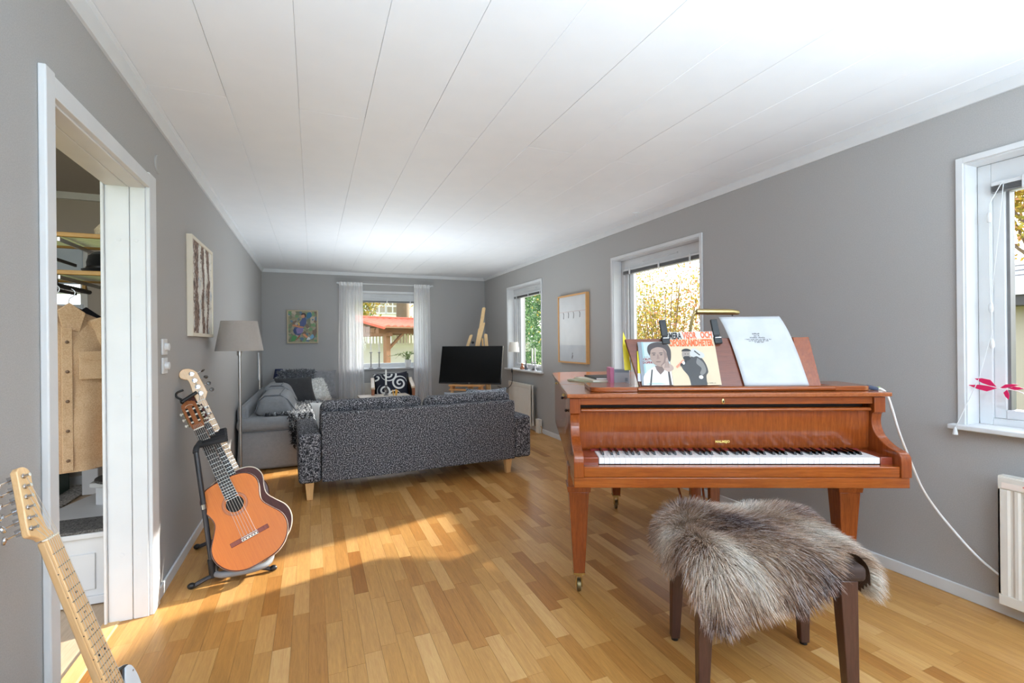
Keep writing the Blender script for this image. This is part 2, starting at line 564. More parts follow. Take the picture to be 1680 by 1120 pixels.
def blind(loc, rotz, w, label):
    b = thing('venetian_blind', label, 'blind', loc, rotz, None)
    h = w / 2 - 0.075
    obj('headrail', MB().box(-h, h, 0.070, 0.098, 0.022, 0.040), M['white'], b, bevel=0.002)
    mb = MB()
    for k in range(5):
        mb.box(-h, h, 0.072, 0.097, 0.0 + k * 0.0042, 0.0022 + k * 0.0042)
    obj('slat', mb, M['slatgrey'], b)
    obj('bottom_rail', MB().box(-h, h, 0.073, 0.096, -0.010, -0.002), M['slatgrey'], b, bevel=0.002)
    for x in (-h * 0.78, 0.02, h * 0.78):
        obj('clip', MB().box(x - 0.011, x + 0.011, 0.064, 0.071, -0.016, 0.046), M['white'], b, bevel=0.003)
    return b
BZ = WZ1 - 0.150
for i, y in enumerate(WIN_Y):
    window(i + 1, (XR, y + WW / 2, 0), -PI / 2, WW)
window(4, ((FX0 + FX1) / 2, YF, 0), 0, FX1 - FX0)
bl1 = blind((XR, WIN_Y[0] + WW / 2, BZ), -PI / 2, WW, 'raised grey venetian blind in the window nearest the camera, with hanging white cords')
bl2 = blind((XR, WIN_Y[1] + WW / 2, BZ), -PI / 2, WW, 'raised grey venetian blind in the window behind the piano')
bl3 = blind((XR, WIN_Y[2] + WW / 2, BZ), -PI / 2, WW, 'raised grey venetian blind in the right wall window nearest the far corner')
bl4 = blind(((FX0 + FX1) / 2, YF, BZ), 0, FX1 - FX0, 'raised grey venetian blind in the far wall window between the sheer curtains')

# ------------------------------------------------------------------ door opening to the hall
d = setting('door_1')
W = M['white']
cw = 0.088
def cas(x0, x1, y0, y1, z0, z1):
    return obj('casing', MB().box(x0, x1, y0, y1, z0, z1), W, d, bevel=0.004)
cas(XL, XL + 0.02, DY0 - 0.052, DY0 + 0.004, 0, DZ + cw - 0.02)
cas(XL, XL + 0.02, DY1 - 0.004, DY1 + 0.096, 0, DZ + cw - 0.02)
obj('casing', MB().prism([(0, 0), (0.02, 0), (0.02, 0.06), (0.012, 0.068), (0, 0.068)], DY0, DY1, 'y'), W, d, loc=(XL, 0, DZ - 0.004), bevel=0.002)
JX = XL - LT - 0.012
for y0, y1 in ((DY0 - 0.012, DY0 + 0.012), (DY1 - 0.012, DY1 + 0.012)):
    obj('jamb_board', MB().box(XL - 0.055, XL + 0.003, y0, y1, 0, DZ), W, d, bevel=0.003)
    obj('jamb_board', MB().box(JX, XL - 0.057, y0, y1, 0, DZ), W, d, bevel=0.003)
    obj('jamb_edge', MB().box(JX - 0.012, JX, y0 - 0.012, y1 + 0.012, 0, DZ), W, d, bevel=0.003)
for z in (0.30, 1.02, 1.73):
    for x in (XL - 0.032, XL - 0.095):
        obj('screw_plug', MB().lathe([(0.009, -0.002), (0.009, 0.0015), (0.007, 0.002)], 14, M=Matrix.Rotation(PI / 2, 4, 'X')), W, d, loc=(x, DY1 - 0.012, z))
obj('soffit_board', MB().box(XL - 0.06, XL + 0.003, DY0, DY1, DZ - 0.012, DZ + 0.012), W, d, bevel=0.003)
obj('soffit_board', MB().box(JX, XL - 0.062, DY0, DY1, DZ - 0.012, DZ + 0.012), W, d, bevel=0.003)
obj('threshold', MB().prism([(-0.035, 0), (0.035, 0), (0.028, 0.006), (-0.028, 0.006)], DY0, DY1, 'y'), wood('threshold_oak', rgb(205, 160, 100), rgb(226, 186, 128), 'y', 1, 0.4), d, loc=(JX + 0.01, 0, 0))

# ------------------------------------------------------------------ the hall behind the door
HX0, HY0, HY1, HH = -3.2, 0.9, 5.45, 2.62
hx1 = XL - LT
HWX0, HWX1, HWZ0, HWZ1 = -2.75, -1.875, 1.32, 2.15
mb = MB().box(HX0, HWX0, HY1, HY1 + 0.2, 0, HH).box(HWX1, hx1, HY1, HY1 + 0.2, 0, HH).box(HWX0, HWX1, HY1, HY1 + 0.2, 0, HWZ0).box(HWX0, HWX1, HY1, HY1 + 0.2, HWZ1, HH)
struct(obj('wall_hall_far', mb, M['hallwall']))
struct(obj('wall_hall_left', MB().box(HX0 - 0.15, HX0, HY0, HY1, 0, HH), M['hallwall']))
struct(obj('wall_hall_stair', MB().box(-1.13, hx1, 3.95, 4.05, 0, HH), M['hallwall']))
struct(obj('ceiling_hall', MB().box(HX0 - 0.15, hx1, HY0, HY1 + 0.2, HH, HH + 0.1), M['hallwall']))
struct(obj('floor_hall', MB().box(HX0, hx1, HY0, HY1, -0.12, -0.002), wood('hall_laminate', rgb(176, 150, 122), rgb(204, 180, 150), 'y', 1.2, 0.35)))
struct(obj('trim_4', MB().box(HX0, hx1, HY1 - 0.03, HY1, HH - 0.06, HH), M['white']))
struct(obj('baseboard_hall', MB().box(HX0, hx1, HY1 - 0.015, HY1, 0, 0.08), M['white']))
hw = setting('window_5')
for x0, x1, z0, z1 in ((HWX0, HWX0 + 0.05, HWZ0, HWZ1), (HWX1 - 0.05, HWX1, HWZ0, HWZ1), (HWX0, HWX1, HWZ1 - 0.05, HWZ1), (HWX0, HWX1, HWZ0, HWZ0 + 0.05), (HWX0, HWX1, 1.72, 1.77)):
    obj('frame', MB().box(x0, x1, HY1 - 0.01, HY1 + 0.09, z0, z1), M['white'], hw)
obj('pane', MB().box(HWX0, HWX1, HY1 + 0.06, HY1 + 0.064, HWZ0, HWZ1), M['glass'], hw)

obj('roller_blind', MB().box(HWX0 + 0.03, HWX1 - 0.03, HY1 - 0.025, HY1 - 0.015, 1.80, HWZ1 - 0.01), plain('pale_blue_blind', rgb(196, 210, 226), 0.8), hw)
obj('curtain_panel', MB().box(HWX0 + 0.03, HWX1 - 0.03, HY1 - 0.022, HY1 - 0.016, HWZ0, 1.62), plain('pale_blue_panel', rgb(206, 216, 228), 0.8), hw)
# ------------------------------------------------------------------ outdoors
GZ = -0.45
t = NT('lawn')
v = t.coord()
c = t.ramp(t.noise(v, 2.5, 5), [(0.3, rgb(96, 112, 58)), (0.55, rgb(134, 142, 78)), (0.75, rgb(176, 150, 84))])
lawn_m = t.bsdf(Base_Color=c, Roughness=0.95)
o = obj('lawn', MB().box(-45, 60, -40, 70, GZ - 0.3, GZ), lawn_m)
tag(o, 'autumn lawn around the house seen through the windows', 'grass', kind='stuff')

slab_m = plain('pale_bounce_slab', rgb(222, 218, 210), 0.85)  # added out-of-view pale slabs, reflecting sun up through the windows onto the ceiling
struct(obj('bounce_slab', MB().box(XR + WT + 0.01, 5.6, -4.0, 12.0, GZ, GZ + 0.04), slab_m))
struct(obj('bounce_slab', MB().box(-2.5, 3.1, YF + WT + 0.01, 12.0, GZ, GZ + 0.04), slab_m))
M['leaf'] = vcol('leaves', rough=0.6, transl=0.22)
M['bark'] = wood('bark', rgb(92, 76, 62), rgb(134, 116, 98), 'z', 2.0, 0.9)

def leaves(n, pos, size, cols, up=0.3):
    """n small folded leaf quads at pos (n,3); colours picked from cols"""
    d = rng.normal(size=(n, 3)); d /= np.linalg.norm(d, axis=1)[:, None]
    e = np.cross(d, rng.normal(size=(n, 3))); e /= np.linalg.norm(e, axis=1)[:, None] + 1e-9
    L = (size * rng.uniform(0.6, 1.3, n))[:, None]
    P = np.empty((n, 4, 3))
    P[:, 0] = pos - d * L; P[:, 1] = pos + e * L * 0.45; P[:, 2] = pos + d * L; P[:, 3] = pos - e * L * 0.45
    ci = rng.integers(0, len(cols), n)
    C = np.array([c[:3] for c in cols])[ci] * rng.uniform(0.75, 1.2, n)[:, None]
    return P, np.clip(C, 0, 1)

def quads_obj(name, P, C, mat, parent):
    n = len(P)
    me = bpy.data.meshes.new(name)
    me.vertices.add(n * 4); me.loops.add(n * 4); me.polygons.add(n)
    me.vertices.foreach_set('co', P.reshape(-1))
    me.loops.foreach_set('vertex_index', np.arange(n * 4))
    me.polygons.foreach_set('loop_start', np.arange(n) * 4)
    at = me.attributes.new('tone', 'FLOAT_COLOR', 'FACE')
    at.data.foreach_set('color', np.concatenate([C, np.ones((n, 1))], 1).reshape(-1))
    me.materials.append(mat)
    me.update(); me.validate()
    return link(name, me, parent)

def crown_pts(n, c, r, lumps=7):
    cs = rng.normal(size=(lumps, 3)) * 0.42
    k = rng.integers(0, lumps, n)
    p = cs[k] + rng.normal(size=(n, 3)) * 0.34
    return p * np.array(r) + np.array(c)

def tree(name, label, loc, h, r, cols, n, leaf, trunk_r=0.12, trunk_h=None, nb=10, group=None, cat='tree'):
    o = thing(name, label, cat, loc, 0, group)
    th = trunk_h if trunk_h else h * 0.45
    mb = MB().tube([(0, 0, 0), (0.05, 0.02, th * 0.5), (0, 0.06, th)], [trunk_r, trunk_r * 0.8, trunk_r * 0.6], 8)
    obj('trunk', mb, M['bark'], o)
    mb = MB()
    for k in range(nb):
        a = 2 * PI * k / nb + random.uniform(-.3, .3); e = random.uniform(0.5, 0.95)
        z0 = th * random.uniform(0.5, 1.0)
        p1 = (math.cos(a) * r * 0.35, math.sin(a) * r * 0.35, z0 + (h - th) * e * 0.5)
        p2 = (math.cos(a + .2) * r * 0.75, math.sin(a + .2) * r * 0.75, th + (h - th) * e)
        mb.tube([(0, 0.03, z0), p1, p2], [trunk_r * 0.45, trunk_r * 0.28, trunk_r * 0.1], 6)
    obj('branches', mb, M['bark'], o)['kind'] = 'stuff'
    P, C = leaves(n, crown_pts(n, (0, 0, th + (h - th) * 0.5), (r, r, (h - th) * 0.55), 12), leaf, cols)
    quads_obj('foliage', P, C, M['leaf'], o)['kind'] = 'stuff'
    return o

def shrub(name, label, loc, h, r, cols, n, leaf, stems=26, group=None):
    """many stems fanning from the ground, leaves along them"""
    o = thing(name, label, 'bush', loc, 0, group)
    mb = MB(); pts = []
    for k in range(stems):
        a = random.uniform(0, 2 * PI); q = random.uniform(0.15, 1.0)
        hh = h * random.uniform(0.75, 1.05) * (1 - 0.2 * q)
        p = [Vector((r * q * math.cos(a) * s * (1.3 - .3 * s), r * q * math.sin(a) * s * (1.3 - .3 * s), hh * s)) for s in (0, .25, .5, .75, 1)]
        mb.tube(p, [0.022, 0.018, 0.013, 0.009, 0.003], 5)
        pts.append(p)
    obj('stems', mb, M['bark'], o)['kind'] = 'stuff'
    k = rng.integers(0, stems, n); s = rng.uniform(0.12, 1.0, n) ** 0.8
    pos = np.empty((n, 3))
    for i in range(n):
        p = pts[k[i]]; f = s[i] * 4; j = min(int(f), 3)
        pos[i] = p[j].lerp(p[j + 1], f - j)
    pos += rng.normal(size=(n, 3)) * (0.06 + 0.2 * s[:, None]) * r
    P, C = leaves(n, pos, leaf, cols)
    quads_obj('foliage', P, C, M['leaf'], o)['kind'] = 'stuff'
    return o

def conifer(label, loc, h, r, cols, n, leaf, group=None):
    o = thing('thuja', label, 'tree', loc, 0, group)
    obj('trunk', MB().tube([(0, 0, 0), (0, 0, h * 0.9)], [0.07, 0.02], 6), M['bark'], o)
    z = rng.uniform(0, 1, n); a = rng.uniform(0, 2 * PI, n)
    rad = r * np.minimum(1, (1 - z) * 1.5) ** 0.7 * (0.62 + 0.42 * rng.uniform(0, 1, n)) * (1 + 0.16 * np.sin(a * 5 + z * 17))
    pos = np.stack([rad * np.cos(a), rad * np.sin(a), z * h], 1)
    P, C = leaves(n, pos, leaf, cols)
    quads_obj('foliage', P, C, M['leaf'], o)['kind'] = 'stuff'
    return o

YEL = [rgb(178, 154, 56), rgb(164, 134, 44), rgb(152, 140, 60), rgb(134, 130, 54), rgb(188, 172, 88)]
ORG = [rgb(186, 124, 86), rgb(194, 144, 106), rgb(178, 148, 72), rgb(172, 114, 78)]
GRN = [rgb(118, 142, 60), rgb(142, 154, 70), rgb(98, 126, 58), rgb(164, 164, 80)]
THU = [rgb(82, 120, 74), rgb(102, 140, 90), rgb(70, 104, 68), rgb(122, 154, 102)]
# behind the piano window
shrub('autumn_bush', 'yellow autumn bush with fanning stems outside the window behind the piano', (6.3, 7.4, GZ), 3.3, 1.7, YEL + YEL + ORG[:2], 15000, 0.034, 46)
shrub('autumn_bush', 'peach and orange autumn bush at the right of the yellow bush', (6.9, 6.1, GZ), 3.9, 1.2, ORG + YEL[:2], 8000, 0.034, 24)
shrub('green_bush', 'yellow-green leafy bush at the left of the yellow autumn bush', (6.5, 9.3, GZ), 3.5, 1.6, GRN + YEL[:1], 12000, 0.034, 30)
# beyond the far right window
for i, (x, y) in enumerate(((5.9, 13.5), (6.4, 15.1), (6.2, 11.9))):
    conifer(('tall green thuja outside the far right window, at the left', 'tall green thuja outside the far right window, farthest from the house', 'tall green thuja outside the far right window, nearest the house')[i], (x, y, GZ), (4.1, 4.5, 3.6)[i], 0.95, THU, 9000, 0.045)
tree('maple_tree', 'tree with bright yellow leaves rising behind the tall thujas', (8.6, 19.0, GZ), 6.2, 1.9, YEL + GRN[:2], 9000, 0.075)
# beyond the near window
conifer('short bright green thuja outside the window nearest the camera', (6.0, 1.75, GZ), 2.0, 0.42, THU + GRN[:1], 9000, 0.03)
conifer('broad green thuja beside the short one outside the nearest window', (6.3, 0.75, GZ), 1.7, 0.5, THU, 6000, 0.03)
tree('maple_tree', 'tall maple with yellow autumn leaves behind the neighbouring brick house', (19.5, 6.6, GZ), 9.5, 3.2, YEL + ORG[1:2], 14000, 0.10)
# ground cover of fallen leaves
n = 3500
pos = np.stack([rng.uniform(4.0, 12, n), rng.uniform(-1, 16, n), np.full(n, GZ + 0.02)], 1)
P, C = leaves(n, pos, 0.05, YEL + ORG)
tag(quads_obj('fallen_leaves', P, C, M['leaf'], None), 'fallen autumn leaves scattered on the lawn along the house', 'leaves', kind='stuff')

# neighbouring brick house beyond the near window
def brick_mat():
    t = NT('pale_brick')
    b = t.n('ShaderNodeTexBrick', {'offset': 0.5}, Vector=t.n('ShaderNodeMapping', None, Vector=t.coord(), Rotation=(PI / 2, 0, PI / 2)).outputs[0], Color1=rgb(170, 154, 136), Color2=rgb(150, 134, 116), Mortar=rgb(180, 172, 160), Scale=1.0, Mortar_Size=0.012, Brick_Width=0.26, Row_Height=0.085)
    return t.bsdf(Base_Color=b.outputs[0], Roughness=0.9)
h = thing('neighbour_house', 'pale brick house with a low grey roof outside the nearest window', 'house', (13.0, 2.5, GZ))
obj('wall', MB().box(0, 6, -5.0, 3.0, 0, 2.35), brick_mat(), h)
obj('eave', MB().box(-0.55, 6.4, -5.4, 3.4, 2.30, 2.50), plain('dark_eave', rgb(72, 70, 72), 0.7), h)
roofm = plain('grey_roof', rgb(196, 200, 206), 0.5)
rf = obj('roof', MB().prism([(-0.6, 2.5), (6.4, 2.5), (3.0, 3.55)], -5.4, 3.4, 'y'), roofm, h)
for k in range(9):
    y = -5.0 + k * 1.0
    obj('roof_seam', MB().box(-0.02, 3.75, -0.02, 0.02, 0, 0.05), roofm, rf, loc=(-0.55, y, 2.5), rot=(0, -math.atan2(1.05, 3.6), 0))
for k in range(3):
    obj('snow_rail', MB().tube([(0.6, -5.2, 2.98 + k * 0.1), (0.6, 3.2, 2.98 + k * 0.1)], 0.014, 6), M['slatgrey'], h)

# garden seen through the far window: fence, tiled pavilion, white house
cream = plain('white_render', rgb(244, 242, 236), 0.8)
f = thing('garden_fence', 'white garden fence with pickets on top of solid boards, beyond the far window', 'fence', (0, 18.0, GZ))
obj('board_panel', MB().box(-3.0, 8.0, 0.03, 0.06, 0, 1.66), cream, f)
obj('rail', MB().box(-3.0, 8.0, -0.02, 0.03, 1.60, 1.68), cream, f, bevel=0.005)
obj('top_rail', MB().box(-3.0, 8.0, -0.03, 0.05, 2.20, 2.26), cream, f, bevel=0.005)
pk = MB().box(-0.035, 0.035, -0.01, 0.012, 1.66, 2.20).mesh('picket', cream, 0)
for k in range(44):
    link('picket', pk, f, (1.0 + k * 0.115, 0, 0))
gz = thing('garden_pavilion', 'timber garden pavilion with a red tiled roof, beyond the far window', 'pavilion', (2.10, 15.0, GZ), 0.5)
timber = wood('weathered_timber', rgb(120, 84, 60), rgb(154, 114, 82), 'z', 1, 0.8)
timberx = wood('weathered_beam', rgb(112, 76, 52), rgb(146, 106, 76), 'x', 1, 0.8)
tile = plain('red_roof_tile', rgb(196, 88, 64), 0.8)
for x, y in ((0, 0), (3.1, 0), (0, 2.2), (3.1, 2.2)):
    obj('post', MB().box(x - 0.08, x + 0.08, y - 0.08, y + 0.08, 0, 2.0), timber, gz, bevel=0.01)
for y in (0, 2.2):
    obj('beam', MB().box(-0.35, 3.5, y - 0.07, y + 0.07, 1.98, 2.16), timberx, gz, bevel=0.01)
    obj('brace', MB().tube([(0.05, y, 1.5), (0.6, y, 1.98)], 0.05, 4), timber, gz)
for x in (0, 3.1):
    obj('tie_beam', MB().box(x - 0.07, x + 0.07, -0.2, 2.4, 1.90, 2.02), timberx, gz, bevel=0.01)
for k in range(9):
    y = 0.1 + k * 0.25
    zt = 2.02 + max(0.05, 0.24 * (1 - abs(y - 1.1) / 1.25))
    obj('gable_board', MB().box(-0.10, -0.07, y - 0.115, y + 0.115, 2.02, zt), timber, gz)
for side in (-1, 1):
    ang = math.atan2(0.31, 1.55)
    pan = obj('roof_slope', MB().box(-0.45, 3.6, 0, 1.67, 0, 0.05), timber, gz, loc=(0, 1.1 + side * 1.55, 2.14), rot=(ang if side < 0 else ang, 0, 0 if side < 0 else PI))
    if side > 0:
        pan.location.x = 3.15
    for r_ in range(7):
        mb = MB()
        for k in range(16):
            x0 = -0.45 + k * 0.2531
            mb.prism([(x0, 0.05), (x0 + 0.06, 0.055), (x0 + 0.12, 0.085), (x0 + 0.19, 0.085), (x0 + 0.25, 0.055), (x0 + 0.25, 0.05)], r_ * 0.24, r_ * 0.24 + 0.235, 'y')
        o = obj('tile_row', mb, tile, pan); o['kind'] = 'stuff'
obj('bargeboard', MB().tube([(-0.46, -0.5, 2.14), (-0.46, 1.1, 2.46)], 0.05, 4).tube([(-0.46, 2.7, 2.14), (-0.46, 1.1, 2.46)], 0.05, 4), tile, gz)
obj('ridge_tile', MB().tube([(-0.5, 1.1, 2.50), (3.65, 1.1, 2.50)], 0.08, 8), tile, gz)
wh = thing('white_house', 'white house with paned windows beyond the garden pavilion', 'house', (0, 26.0, GZ))
obj('wall', MB().box(-6, 11, 0, 6, 0, 7.0), cream, wh)
for cx, cz in ((3.25, 3.85), (3.95, 3.85), (1.2, 3.95), (7.6, 3.95), (4.2, 1.6), (1.2, 1.6)):
    w_ = obj('window', MB().box(cx - 0.36, cx + 0.36, -0.06, 0.02, cz - 0.62, cz + 0.62), M['white'], wh)
    for ix in (-1, 1):
        for iz in (-1, 0, 1):
            obj('pane', MB().box(cx + ix * 0.165 - 0.13, cx + ix * 0.165 + 0.13, -0.065, -0.055, cz + iz * 0.38 - 0.15, cz + iz * 0.38 + 0.15), plain('house_glass', rgb(150, 142, 120), 0.15), w_)
obj('trunk', MB().tube([(4.12, -2.0, 0), (4.17, -2.0, 4), (4.12, -2.0, 8.0)], [0.36, 0.32, 0.26], 12), M['bark'], tag(bpy.data.objects.new('pine_tree', None), 'thick bare tree trunk in front of the white house', 'tree'), loc=(0, 0, 0))
COL.objects.link(bpy.data.objects['pine_tree']); bpy.data.objects['pine_tree'].location = (0, 26, GZ)
tree('birch_tree', 'yellow-leaved birch left of the white house windows', (2.1, 22.5, GZ), 5.2, 0.9, YEL + GRN[:1], 5000, 0.08, 0.08)
tree('birch_tree', 'yellow-leaved birch right of the thick bare trunk', (5.9, 21.5, GZ), 5.4, 1.0, YEL, 6000, 0.08, 0.08)
shrub('green_bush', 'small green bush under the pavilion roof', (4.7, 19.0, GZ), 2.9, 0.55, GRN, 2500, 0.05, 14)
# ------------------------------------------------------------------ sofas and cushions
def tweed_mat():
    t = NT('charcoal_tweed')
    v = t.coord()
    n1 = t.noise(v, 115.0, 2, 0.8)
    n2 = t.noise(v, 280.0, 1, 0.5)
    f = t.math('MULTIPLY_ADD', n2, 0.35, t.math('MULTIPLY', n1, 0.65))
    c = t.ramp(f, [(0.42, rgb(20, 20, 23)), (0.49, rgb(66, 67, 72)), (0.54, rgb(104, 105, 112)), (0.60, rgb(206, 206, 210))])
    return t.bsdf(Base_Color=c, Roughness=0.95, Specular_IOR_Level=0.1, Normal=t.bump(n1, 0.5, 0.003))
M['tweed'] = tweed_mat()
M['greyfab'] = fabric('grey_slipcover_cotton', rgb(124, 126, 129), rgb(150, 152, 156), 500, lo=0.3, hi=0.7)
M['piping'] = fabric('grey_piping', rgb(88, 92, 98), rgb(104, 108, 114), 500)
M['oakleg'] = wood('light_oak_leg', rgb(214, 164, 104), rgb(234, 190, 132), 'z', 2, 0.4)

s = thing('tweed_sofa', 'charcoal tweed two-seat sofa with oak legs, its back to the camera', 'sofa', (0.911, 4.121, 0), math.radians(2.45))
obj('back_frame', MB().box(-0.855, 0.855, 0.0, 0.13, 0.137, 0.690), M['tweed'], s, bevel=0.016, seg=3)
for x0, x1 in ((-1.026, -0.858), (0.858, 1.026)):
    obj('arm', MB().box(x0, x1, 0.004, 0.86, 0.140, 0.537), M['tweed'], s, bevel=0.030, seg=4)
obj('seat_base', MB().box(-0.855, 0.855, 0.13, 0.84, 0.137, 0.30), M['tweed'], s, bevel=0.02, seg=3)
for x0, x1 in ((-0.852, -0.003), (0.003, 0.852)):
    obj('seat_cushion', MB().box(x0, x1, 0.22, 0.86, 0.30, 0.45), M['tweed'], s, bevel=0.05, seg=5)
for x0, x1, zt in ((-0.862, -0.010, 0.778), (0.010, 0.862, 0.766)):
    mb = MB().taper(((x0 + x1) / 2, 0.30, 0.44), (x1 - x0, 0.20, 0), ((x0 + x1) / 2, 0.14, zt), (x1 - x0 - 0.01, 0.17, 0))
    obj('back_cushion', mb, M['tweed'], s, bevel=0.065, seg=6)
for x, y in ((-0.945, 0.065), (0.800, 0.065), (-0.945, 0.79), (0.800, 0.79)):
    obj('leg', MB().taper((x, y, 0), (0.044, 0.044, 0), (x, y, 0.139), (0.066, 0.066, 0)), M['oakleg'], s, bevel=0.003)

def cushion(label, w, d, h, mat, loc, rot, group=None, piping=None):
    c = thing('cushion', label, 'cushion', loc, 0, group)
    c.rotation_euler = rot
    obj('cover', puff(w, d, h), mat, c, weld=True, smooth=80)
    if piping:
        p = [(-w / 2, -d / 2, 0), (w / 2, -d / 2, 0), (w / 2, d / 2, 0), (-w / 2, d / 2, 0), (-w / 2, -d / 2, 0)]
        obj('piping', MB().tube(p, 0.005, 6), piping, c)
    return c
M['greypat'] = fabric('mottled_grey_cotton', rgb(70, 74, 80), rgb(170, 174, 180), 90, lo=0.42, hi=0.58)
M['whitefab'] = fabric('white_cotton', rgb(226, 226, 224), rgb(242, 242, 240), 300)
cushion('small mottled grey cushion peeping over the right back cushion of the tweed sofa', 0.42, 0.42, 0.12, M['greypat'], (1.60, 4.47, 0.585), (math.radians(72), 0, math.radians(-10)))
cushion('small pale grey cushion behind the mottled one on the tweed sofa', 0.40, 0.40, 0.12, M['greyfab'], (1.38, 4.54, 0.575), (math.radians(70), 0, math.radians(22)))
cushion('off-white cushion at the left end of the tweed sofa', 0.36, 0.34, 0.12, M['whitefab'], (0.17, 4.52, 0.585), (math.radians(60), 0, math.radians(25)))

g = thing('grey_sofa', 'grey slipcovered sofa along the left wall', 'sofa', (-0.695, 5.27, 0))
gw, gl = 0.80, 2.45
obj('skirt', MB().taper((gw / 2, gl / 2, 0.012), (gw, gl, 0), (gw / 2, gl / 2, 0.40), (gw - 0.03, gl - 0.03, 0)), M['greyfab'], g, bevel=0.03, seg=4)
obj('mattress', MB().box(-0.002, gw + 0.012, -0.012, gl, 0.385, 0.520), M['greyfab'], g, bevel=0.06, seg=6)
obj('seam', MB().tube([(0.02, -0.010, 0.392), (gw - 0.01, -0.010, 0.392), (gw + 0.010, 0.03, 0.392), (gw + 0.010, gl - 0.02, 0.392)], 0.006, 6), M['piping'], g)
obj('skirt_pleat', MB().tube([(gw - 0.16, -0.002, 0.015), (gw - 0.165, 0.012, 0.38)], 0.004, 5), M['piping'], g)
obj('backrest', MB().box(0.0, 0.10, 0.05, gl, 0.40, 0.64), M['greyfab'], g, bevel=0.05, seg=5)
for k, (y0, y1, zt, hh) in enumerate(((0.10, 0.86, 0.735, 0.02), (0.88, 1.62, 0.770, -0.01), (1.64, 2.36, 0.79, 0.0))):
    mb = MB().taper((0.335, (y0 + y1) / 2, 0.52), (0.40, y1 - y0, 0), (0.30 + hh, (y0 + y1) / 2, zt), (0.26, y1 - y0 - 0.03, 0))
    c = obj('back_cushion', mb, M['greyfab'], g, bevel=0.075, seg=5)
    yy = y0 + 0.012
    pp = [(0.155, yy, 0.56), (0.185, yy, zt - 0.06), (0.24, yy + .01, zt - 0.012), (0.36 + hh, yy + .01, zt - 0.012), (0.43 + hh, yy, zt - 0.06), (0.525, yy, 0.56)]
    obj('piping', MB().tube([(p[0], p[1] + 0.02, p[2]) for p in pp], 0.0055, 6), M['piping'], c)
    obj('piping', MB().tube([(0.36 + hh, y0 + 0.05, zt + 0.001), (0.37 + hh, y1 - 0.05, zt + 0.001)], 0.0055, 6), M['piping'], c)

def fur_strands(base, normal, n_len, length, width, curl, cols, droop=0.0, flow=None, tone_fn=None):
    """tapered three-segment strands as a quad strip; returns P (n,2,4,3) flattened to quads and colours"""
    n = len(base)
    nz = normal / (np.linalg.norm(normal, axis=1)[:, None] + 1e-9)
    d = nz + rng.normal(size=(n, 3)) * curl
    if flow is not None:
        d = d + flow
    d /= np.linalg.norm(d, axis=1)[:, None]
    L = (length * rng.uniform(0.6, 1.15, n))[:, None]
    side = np.cross(d, rng.normal(size=(n, 3))); side /= np.linalg.norm(side, axis=1)[:, None] + 1e-9
    w = width
    p0 = base; p1 = base + d * L * 0.5
    d2 = d + rng.normal(size=(n, 3)) * curl * 0.8 + (flow * 0.7 if flow is not None else 0)
    d2[:, 2] -= droop
    d2 /= np.linalg.norm(d2, axis=1)[:, None]
    p2 = p1 + d2 * L * 0.5
    Q1 = np.stack([p0 - side * w, p0 + side * w, p1 + side * w * 0.8, p1 - side * w * 0.8], 1)
    Q2 = np.stack([p1 - side * w * 0.8, p1 + side * w * 0.8, p2 + side * w * 0.12, p2 - side * w * 0.12], 1)
    return Q1, Q2

# curly sheepskin on the grey sofa
M['wool'] = vcol('curly_wool', rough=0.9, transl=0.15)
def sheepskin():
    o = thing('sheepskin', 'curly black and white sheepskin thrown over the grey sofa seat', 'sheepskin', (0, 0, 0))
    def S(u, v):
        # u across (from the wall side over the front edge), v along the sofa
        y = 5.34 + 0.95 * v
        x0 = -0.46 + 0.05 * math.sin(v * 9)
        s_ = u * (0.58 + 0.42 * (1 - v) ** 1.0)
        edge = 0.115 - x0
        top = 0.530
        if s_ < edge: return Vector((x0 + s_, y, top))
        return Vector((0.125, y, top - (s_ - edge)))
    # over the near corner as well: a flap hanging down the end face
    def S2(u, v):
        x = -0.24 + 0.22 * u + 0.05 * v
        s_ = v * 0.40
        if s_ < 0.09: return Vector((x, 5.345 - s_, 0.530))
        return Vector((x, 5.250, 0.530 - (s_ - 0.09)))
    base, nor = [], []
    for fn, n in ((S, 5200), (S2, 2600)):
        for i in range(n):
            u, v = random.random(), random.random()
            p = fn(u, v); a = fn(min(u + .01, 1), v) - fn(max(u - .01, 0), v); b = fn(u, min(v + .01, 1)) - fn(u, max(v - .01, 0))
            nn = a.cross(b)
            if nn.length < 1e-9: continue
            nn.normalize()
            if nn.z < -0.2 or (abs(nn.z) < .3 and (nn.x - nn.y) < 0): nn = -nn
            base.append(p); nor.append(nn)
    base = np.array(base); nor = np.array(nor)
    Q1, Q2 = fur_strands(base, nor, None, 0.045, 0.0055, 0.75, None, 0.3)
    tn = rng.uniform(0, 1, len(base))
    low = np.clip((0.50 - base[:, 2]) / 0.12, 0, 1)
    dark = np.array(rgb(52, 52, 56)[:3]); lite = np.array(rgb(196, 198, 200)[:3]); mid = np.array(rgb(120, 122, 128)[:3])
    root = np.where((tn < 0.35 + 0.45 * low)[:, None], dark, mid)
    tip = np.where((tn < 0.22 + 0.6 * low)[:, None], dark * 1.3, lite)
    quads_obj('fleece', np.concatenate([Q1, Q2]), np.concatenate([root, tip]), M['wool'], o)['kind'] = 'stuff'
    obj('hide', MB().grid(lambda u, v: S(u, v), 12, 10).grid(lambda u, v: S2(u, v), 6, 8), plain('sheep_hide', rgb(70, 70, 74), 0.9), o, recalc=False)
sheepskin()

